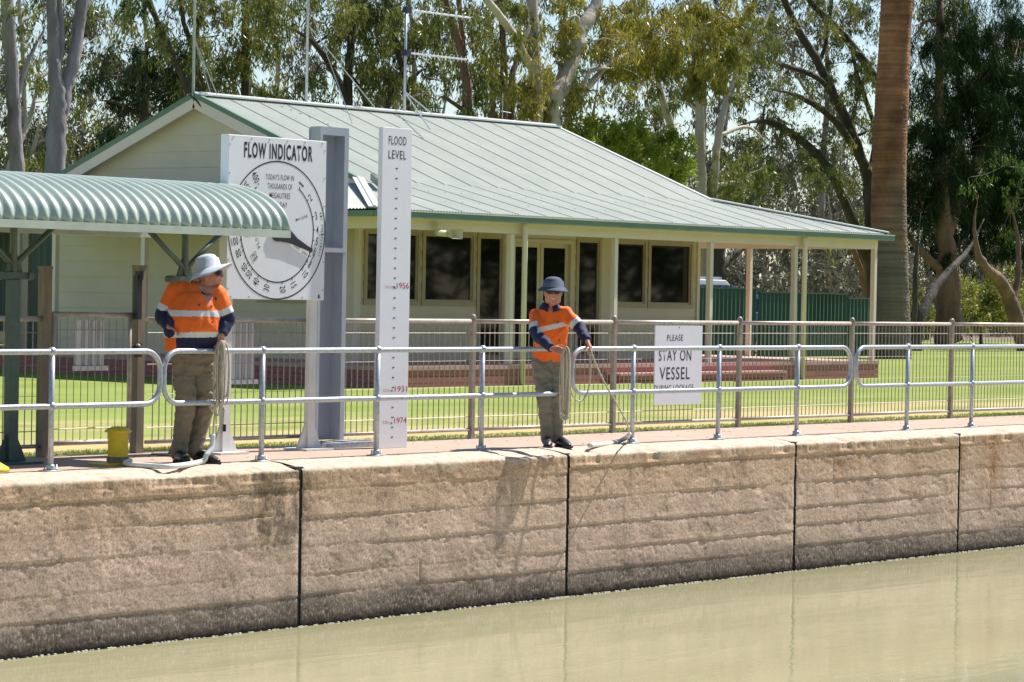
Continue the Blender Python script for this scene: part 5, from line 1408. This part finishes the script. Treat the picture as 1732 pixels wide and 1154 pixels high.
tree('dense dark green tree behind the gable end', 39, [[(238, 520, 8), (240, 260, 8), (246, 150, 6), (250, 80, 4)], [(243, 200, 4), (200, 175, 3), (165, 170, 3)]], [(240, 135, 80, 60, 2.6), (290, 160, 60, 55, 2.1), (195, 225, 32, 36, 1.6), (190, 130, 40, 35, 1.5), (250, 90, 50, 25, 1.4), (320, 190, 40, 40, 1.6)], 'dark', 'dark', 'dark_tree', group=G)
tree('gum with dark limbs crossing the sky above the gable', 37, [[(418, 520, 9), (415, 165, 8), (416, 60, 7), (412, -90, 6)], [(340, 200, 6), (292, 90, 5), (268, 30, 5), (245, -40, 4)], [(345, 190, 5), (325, 95, 5), (300, 40, 4), (285, -30, 3)], [(335, 85, 4), (331, 50, 3), (340, -20, 3)]], [(310, 30, 70, 50, 1.3), (270, 55, 40, 40, .9), (370, 60, 60, 70, 1.5), (400, 120, 60, 60, 1.5), (440, 30, 50, 50, 1.3), (450, 160, 50, 30, 1.4), (350, 140, 50, 40, 1.4)], 'dark', 'olive', group=G)
tree('gum with a forked dark trunk behind the middle of the roof', 35, [[(590, 520, 9), (588, 180, 8), (594, 70, 7), (610, -80, 5)], [(588, 170, 6), (560, 110, 5), (520, 60, 4), (450, 30, 3)], [(645, 300, 6), (622, 170, 5), (601, 120, 4)], [(610, 140, 3), (630, 110, 3), (650, 95, 2)]], [(550, 40, 90, 55, 2.0), (610, 60, 50, 60, 1.4), (470, 20, 50, 40, 1.6), (600, 140, 50, 35, .9), (530, 140, 50, 40, 1.1), (500, 175, 50, 22, 1.2), (480, 90, 30, 30, .6)], 'dark', 'olive', group=G)
tree('leafy gum left of the double antenna', 34, [[(700, 520, 7), (688, 180, 6), (668, 60, 5), (650, -80, 4)], [(640, 250, 5), (660, 150, 4), (690, 90, 3)]], [(680, 50, 80, 60, 1.9), (720, 130, 60, 50, 1.8), (650, 130, 40, 45, 1.0), (745, 60, 45, 55, 1.3), (650, 0, 60, 30, 1.6)], 'dark', 'olive', group=G)
tree('gum with leaning brown trunk behind the antenna combs', 31, [[(795, 520, 10), (791, 190, 9), (781, 90, 7), (752, 0, 7), (735, -90, 6)], [(788, 150, 6), (785, 60, 5), (776, -70, 4)]], [(800, 140, 40, 50, 1.3), (740, 170, 50, 35, 1.6), (830, 60, 45, 55, 1.1), (770, 30, 50, 40, .9)], 'red', 'olive', group=G)
tree('pair of straight reddish gum stems right of the antenna', 33, [[(852, 520, 7), (853, 180, 7), (850, 60, 6), (842, -80, 5)], [(862, 400, 6), (868, 170, 6), (882, 100, 5), (930, 10, 4)], [(830, 400, 5), (838, 150, 4), (820, 60, 3)]], [(850, 40, 60, 50, 1.4), (830, 150, 40, 40, 1.3), (880, 180, 40, 30, 1.2)], 'red', 'olive', group=G)
tree('big pale smooth gum with a leaning trunk and golden leaves', 29, [[(922, 520, 19), (932, 205, 16), (946, 150, 15), (970, 100, 13), (982, 55, 13), (1008, 10, 11), (1040, -70, 9)], [(916, 400, 10), (911, 110, 11), (913, 10, 10), (920, -90, 9)], [(905, 125, 8), (880, 90, 7), (850, 50, 7), (795, -15, 6)], [(980, 168, 6), (1012, 130, 6), (1040, 105, 5), (1110, 75, 4), (1180, 45, 3)], [(985, 150, 4), (1000, 120, 4), (1050, 115, 3)]], [(1010, 80, 75, 45, 1.6), (1120, 50, 80, 50, 2.6), (1190, 75, 65, 60, 3.0), (1120, 125, 85, 35, 2.4), (1215, 30, 45, 40, 2.4), (912, 155, 48, 42, 3.0), (890, 50, 45, 50, 1.5), (960, 30, 40, 40, 1.6), (965, 185, 35, 30, 2), (1060, 20, 50, 30, 1.2), (1200, 125, 45, 35, 1.8)], 'pale', 'gold', cr_=.42, group=G)
tree('cluster of pale and red gum stems beyond the roof corner', 35, [[(1193, 520, 10), (1186, 300, 9), (1183, 190, 8), (1176, 80, 6), (1170, -40, 4)], [(1172, 420, 8), (1150, 260, 7), (1122, 150, 6), (1108, 60, 4)], [(1203, 400, 7), (1214, 240, 7), (1232, 165, 6), (1268, 85, 5), (1300, 20, 4), (1322, -60, 3)], [(1216, 230, 4), (1260, 215, 3), (1290, 240, 2.5)]], [(1160, 175, 60, 30, 1.2), (1250, 130, 40, 40, .9), (1240, 60, 50, 45, 1.2), (1140, 230, 35, 30, .9), (1220, 290, 50, 30, 1.4), (1250, 310, 50, 40, 1.5)], 'pale', 'olive', group=G)
tree('bright green bushy tree just behind the roof', 29.5, [[(1062, 560, 6), (1066, 330, 5), (1070, 270, 4)], [(1066, 330, 4), (1100, 300, 3)]], [(1005, 238, 40, 30, 3.2), (1060, 255, 55, 36, 3.4), (1110, 268, 45, 36, 3.2), (1045, 212, 30, 18, 2), (1140, 300, 32, 26, 2.6), (1000, 215, 20, 15, 1.5)], 'dark', 'bright', 'leafy_tree', L=.15, wd=.05, cr_=.36, n=80, droop=.1)
tree('dark spreading tree with arching limbs left of the palm', 38, [[(1480, 570, 11), (1470, 330, 11), (1458, 270, 9), (1425, 190, 8), (1385, 110, 7), (1345, 40, 6), (1305, -50, 5)], [(1462, 280, 7), (1410, 205, 6), (1350, 165, 5), (1292, 150, 4)], [(1425, 190, 6), (1385, 135, 5), (1320, 110, 4), (1250, 92, 3)], [(1488, 145, 8), (1455, 90, 7), (1415, 40, 6), (1380, 0, 5), (1370, -40, 5)], [(1476, 460, 9), (1440, 360, 8), (1395, 270, 7), (1340, 222, 6), (1300, 205, 6), (1262, 212, 4)], [(1385, 110, 4), (1395, 60, 3), (1400, -20, 3)], [(1470, 300, 5), (1480, 220, 4), (1450, 120, 4), (1440, 40, 3)]], [(1330, 50, 60, 50, 1.0), (1400, 120, 60, 50, 1.0), (1300, 180, 50, 50, 1.0), (1430, 40, 50, 45, 1.5), (1450, 210, 30, 60, 1.4), (1350, 260, 70, 35, 1.0), (1280, 120, 40, 40, .9), (1400, 290, 60, 30, 1.3), (1290, 270, 45, 35, 1.2), (1350, -10, 80, 30, 1.2), (1320, 310, 70, 25, 1.3), (1460, 120, 25, 60, 1.2)], 'dark', 'olive', 'spreading_tree', L=.16, wd=.03, cr_=.42)
tree('large dark casuarina filling the top right corner', 33, [[(1606, 580, 25), (1603, 500, 22), (1600, 430, 17), (1594, 320, 11), (1588, 200, 8), (1590, 0, 6)], [(1600, 400, 12), (1640, 300, 9), (1680, 200, 7), (1720, 80, 5)], [(1595, 460, 8), (1560, 420, 6), (1540, 380, 5)], [(1690, 250, 5), (1650, 280, 4)]], [(1680, 60, 80, 65, 3.0), (1700, 190, 70, 90, 3.2), (1620, 250, 60, 80, 2.8), (1600, 100, 45, 80, 2.0), (1620, 360, 70, 50, 3.2), (1710, 320, 60, 60, 3.4), (1700, 405, 60, 34, 3.0), (1560, 350, 25, 60, 2.4), (1630, 420, 50, 28, 2.6), (1570, 40, 30, 70, 2.2), (1780, 200, 60, 200, 2.5), (1590, 200, 50, 60, 2.4), (1650, 150, 60, 60, 2.6), (1570, 290, 30, 50, 2.2), (1660, 330, 60, 50, 2.4)], 'red', 'needle', 'casuarina_tree', L=.34, wd=.022, cr_=.55, n=110, ddepth=.8)
tree('leafy fresh green tree hanging at the right edge of the view', 31, [[(1800, 600, 12), (1790, 400, 10), (1750, 300, 6), (1700, 280, 4)]], [(1705, 270, 35, 30, 1.2), (1725, 330, 24, 30, 1.2), (1640, 300, 30, 20, .5), (1690, 400, 40, 18, .8)], 'dark', 'fresh', 'leafy_tree', L=.14, wd=.03, cr_=.38, n=50)
tree('twisted dead grey trunk at the right edge behind the fence', 30, [[(1738, 610, 15), (1722, 550, 14), (1707, 505, 12), (1690, 474, 11), (1672, 458, 9), (1655, 430, 7), (1648, 380, 5), (1655, 330, 3)], [(1712, 520, 6), (1724, 470, 5), (1726, 400, 4), (1715, 340, 3)]], [], 'red', name='dead_tree')
tree('small dark leaning stem between the palm and the casuarina', 31, [[(1550, 600, 9), (1556, 540, 9), (1578, 495, 8), (1606, 458, 7), (1640, 420, 6), (1665, 370, 4)], [(1545, 590, 5), (1549, 500, 5), (1552, 430, 4), (1560, 360, 3)]], [], 'dark', name='leaning_stem')
tree('yellow green bush under the casuarina', 38, [[(1660, 600, 4), (1658, 520, 3)]], [(1650, 500, 50, 36, 2.6), (1690, 520, 40, 30, 2.4), (1640, 540, 60, 20, 2.2), (1715, 480, 25, 30, 2)], 'dark', 'yellow', 'bush', 'bush', L=.15, wd=.05, cr_=.4, n=70, droop=.1)
tree('thin leafy bush to the right of the palm foot', 44, [[(1570, 600, 4), (1566, 530, 3)]], [(1565, 520, 30, 34, 1.6), (1545, 555, 40, 20, 2)], 'dark', 'olive', 'bush', 'bush', L=.16, wd=.05, cr_=.4)
tree('dark trunk with a rising side branch seen through the verandah', 40, [[(1212, 590, 16), (1213, 470, 14), (1216, 405, 12), (1206, 340, 9), (1190, 260, 6)], [(1214, 458, 8), (1236, 436, 7), (1262, 412, 6), (1300, 380, 5)]], [(1260, 350, 60, 26, 1.4), (1190, 330, 50, 30, 1.4), (1330, 385, 70, 22, 1.4)], 'dark', 'olive', 'dark_tree')
tree('grey stemmed gum seen between the right verandah posts', 58, [[(1412, 560, 6), (1411, 460, 5), (1408, 400, 5), (1400, 330, 4)], [(1411, 450, 3), (1395, 420, 2.5)]], [(1400, 370, 60, 30, 1.4), (1340, 440, 50, 30, 1.5), (1430, 440, 40, 40, 1.5)], 'pale', 'grey', L=.25, wd=.05, cr_=.6)
tree('brown forked trunk at the end of the green steel fence', 41, [[(1474, 600, 8), (1468, 520, 8), (1458, 440, 8), (1450, 390, 7), (1440, 350, 6)], [(1462, 470, 5), (1440, 430, 5), (1425, 400, 4)]], [(1450, 400, 40, 30, 1.2)], 'red', 'olive', 'dark_tree')

BG = 'pale distant gums behind the nearer trees'
for lb, x_, kk in (('distant hazy gum at far left', 40, 1.2), ('distant hazy gum behind the gable', 250, 1.1), ('distant hazy gum left of the roof middle', 470, .9), ('distant hazy gum behind the antenna', 700, 1.3), ('distant hazy gum behind the big pale gum', 960, 1.4), ('distant hazy gum behind the roof corner', 1190, 1.3), ('distant hazy gum left of the palm', 1400, 1.0), ('distant hazy gum right of the palm', 1620, 1.6)):
    rq = random.Random(x_); xo = rq.uniform(-20, 20)
    tree(lb, 60, [[(x_+xo, 560, 6), (x_+xo*.6, 300, 5.5), (x_, 120, 4), (x_-10, -40, 3)], [(x_+xo*.6, 320, 4), (x_+40, 220, 3), (x_+60, 120, 2.5)], [(x_, 200, 3), (x_-50, 130, 2.5), (x_-70, 60, 2)]],
         [(x_+rq.uniform(-110, 110), yy_, rq.uniform(50, 90), rq.uniform(28, 50), kk) for yy_ in (10, 60, 110, 160, 210, 250, 290, 330)], 'pale', 'grey' if x_ % 3 else 'olive', L=.26, wd=.05, cr_=.62, n=70, twigs=.15, group=BG)
# palm: ringed trunk, fronds high above
pt = thing('palm_tree', 'massive palm trunk with ringed brown bark right of the verandah', 'palm', (67.9, 24.8, LZ))
prof = [(1512, 640, 33), (1510, 606, 32), (1509, 560, 31), (1507, 480, 30), (1504, 400, 29.5), (1503, 320, 29), (1505, 240, 29), (1509, 160, 28), (1513, 80, 27), (1518, 0, 26.5), (1522, -120, 26), (1524, -300, 25)]
Pc = []; Rr = []
for a, b, c in prof: w_ = at(a, b, 'y', 24.8); Pc.append(w_); Rr.append(c*float((w_-CAM) @ f0)/FPX)
Pc = np.array(Pc); Rr = np.array(Rr); zz = np.arange(Pc[0, 2]-.1, Pc[-1, 2], .022); o_ = np.argsort(Pc[:, 2])
cxs = np.interp(zz, Pc[o_, 2], Pc[o_, 0]); rs_ = np.interp(zz, Pc[o_, 2], Rr[o_]); na_ = 72; an = np.linspace(0, 2*PI, na_, endpoint=False)
ZZ, AA = np.meshgrid(zz, an, indexing='ij'); CX_ = np.repeat(cxs[:, None], na_, 1)
rg = .007*(np.abs(((ZZ*11+.6*vnoise(AA*3, ZZ*2, 5, 3)) % 1)-.5)*2-.5)+0.07*(vnoise(AA*2, ZZ*1.1, 8, 4)-.5)+.035*(vnoise(AA*14, ZZ*22, 9, 3)-.5)
RR2 = rs_[:, None]+rg
V = np.stack([CX_+RR2*np.cos(AA), 24.8+RR2*np.sin(AA), ZZ], -1).reshape(-1, 3)
i0 = np.arange(len(zz)-1)[:, None]*na_; j0 = np.arange(na_)[None]; j1 = (j0+1) % na_
F = np.stack([(i0+j0), (i0+j1), (i0+na_+j1), (i0+na_+j0)], -1).reshape(-1, 4)
def palmmat():
    M = mat('ringed_palm_bark', (.40, .195, .095), (.11, .052, .03), .9, .9, bump=.8, bscale=22, detail=8, stretch=(1, 1, .9), bdist=.03)
    n = M.node_tree.nodes; l = M.node_tree.links; b = n['Principled BSDF']; old = b.inputs['Base Color'].links[0].from_socket
    g = n.new('ShaderNodeNewGeometry'); s = n.new('ShaderNodeSeparateXYZ'); l.new(g.outputs['Position'], s.inputs[0])
    t = n.new('ShaderNodeTexNoise'); t.inputs['Scale'].default_value = .8; l.new(g.outputs['Position'], t.inputs[0])
    a = n.new('ShaderNodeMath'); a.operation = 'MULTIPLY_ADD'; l.new(t.outputs['Fac'], a.inputs[0]); a.inputs[1].default_value = 5; l.new(s.outputs['Z'], a.inputs[2])
    mr = n.new('ShaderNodeMapRange'); mr.inputs['From Min'].default_value = 5.0; mr.inputs['From Max'].default_value = 7.5; l.new(a.outputs[0], mr.inputs[0])
    mx = n.new('ShaderNodeMix'); mx.data_type = 'RGBA'; l.new(mr.outputs[0], mx.inputs[0]); mx.inputs[6].default_value = (.15, .13, .115, 1); l.new(old, mx.inputs[7])
    # ring scars
    mp = n.new('ShaderNodeMapping'); mp.inputs['Scale'].default_value = (.6, .6, 13); l.new(g.outputs['Position'], mp.inputs[0])
    t2 = n.new('ShaderNodeTexNoise'); t2.inputs['Scale'].default_value = 1.0; t2.inputs['Detail'].default_value = 3; l.new(mp.outputs[0], t2.inputs[0])
    cr = n.new('ShaderNodeValToRGB'); cr.color_ramp.elements[0].position = .35; cr.color_ramp.elements[0].color = (.72, .68, .66, 1); cr.color_ramp.elements[1].position = .62; cr.color_ramp.elements[1].color = (1.15, 1.1, 1.05, 1)
    l.new(t2.outputs['Fac'], cr.inputs[0]); m2 = n.new('ShaderNodeMix'); m2.data_type = 'RGBA'; m2.blend_type = 'MULTIPLY'; m2.inputs[0].default_value = 1
    l.new(mx.outputs[2], m2.inputs[6]); l.new(cr.outputs[0], m2.inputs[7]); l.new(m2.outputs[2], b.inputs['Base Color'])
    return M
npmesh('trunk', V, F[:, ::-1], palmmat(), pt, True)
r = random.Random(11); top = Vector((cxs[-1], 24.8, zz[-1])); V_ = []; n_ = 0
for k in range(34):
    a = 2*PI*k/34+r.uniform(-.1, .1); el = r.uniform(-.2, 1.1); Lf = r.uniform(3.2, 4.2); P = []
    for i in range(9):
        q = i/8; P.append(top+Vector((math.cos(a), math.sin(a), 0))*Lf*q*math.cos(el*(1-q*.4))+Vector((0, 0, Lf*q*math.sin(el)*(1-.3*q)-2.2*q*q)))
    for i in range(8):
        for j in range(5):
            p = P[i].lerp(P[i+1], j/5); d = (P[i+1]-P[i]).normalized(); s_ = d.cross(Vector((0, 0, 1))).normalized()
            for sg in (-1, 1):
                tip = p+s_*sg*.42+d*.22-Vector((0, 0, .16)); V_ += [p-d*.015, p+d*.02, tip, tip-d*.01]; n_ += 1
npmesh('fronds', np.array([tuple(v) for v in V_]), np.arange(4*n_).reshape(-1, 4), LF['dark'], pt)

# far wood beyond the lawn: one mass nobody could count
r = np.random.RandomState(77); Cw = []
for k in range(4300):
    x = r.uniform(20, 215); y = r.uniform(62, 110) if k % 3 else r.uniform(48, 62); top_ = 2.6 if y < 62 else 7.5+3.5*vnoise(np.array([x*.12]), np.array([y*.05]), 3, 3)[0]+4*(r.rand() < .06)
    Cw.append((x, y, r.uniform(.1, top_)))
V, F = leaves(Cw, r.uniform(.7, 1.5, len(Cw)), 90, .34, .10, 5, .6)
tag(npmesh('distant_wood', V, F, LF['grey']), 'grey green scrub and wood beyond the lawn and fences', 'wood', kind='stuff')
# wooded bank on the other side of the lock, behind the viewpoint (seen mirrored in the office windows)
Cw = [(r.uniform(-60, 190), r.uniform(-75, -42), r.uniform(.3, 15)) for k in range(1500)]
V, F = leaves(Cw, r.uniform(1.2, 2.6, len(Cw)), 45, .8, .4, 6, .5)
tag(npmesh('far_bank_wood', V, F, LF['dark']), 'dark wood on the opposite bank of the lock', 'wood', kind='stuff')
tag(MB().box(-80, 260, -41, -38.5, -3, -.2).build('far_bank', M_dirt), kind='structure')
mb = MB(); rr3 = random.Random(5)
for k in range(130):
    x = rr3.uniform(25, 205); y = rr3.uniform(60, 95); h = rr3.uniform(4, 10); lx = rr3.uniform(-1, 1)
    mb.tube([(x, y, LZ), (x+lx*.4, y, h*.5), (x+lx, y, h)], [.16, .11, .05], 5, cap=False)
tag(mb.build('distant_trunks', BK['pale']), 'pale thin stems of the far scrub', 'wood', kind='stuff')
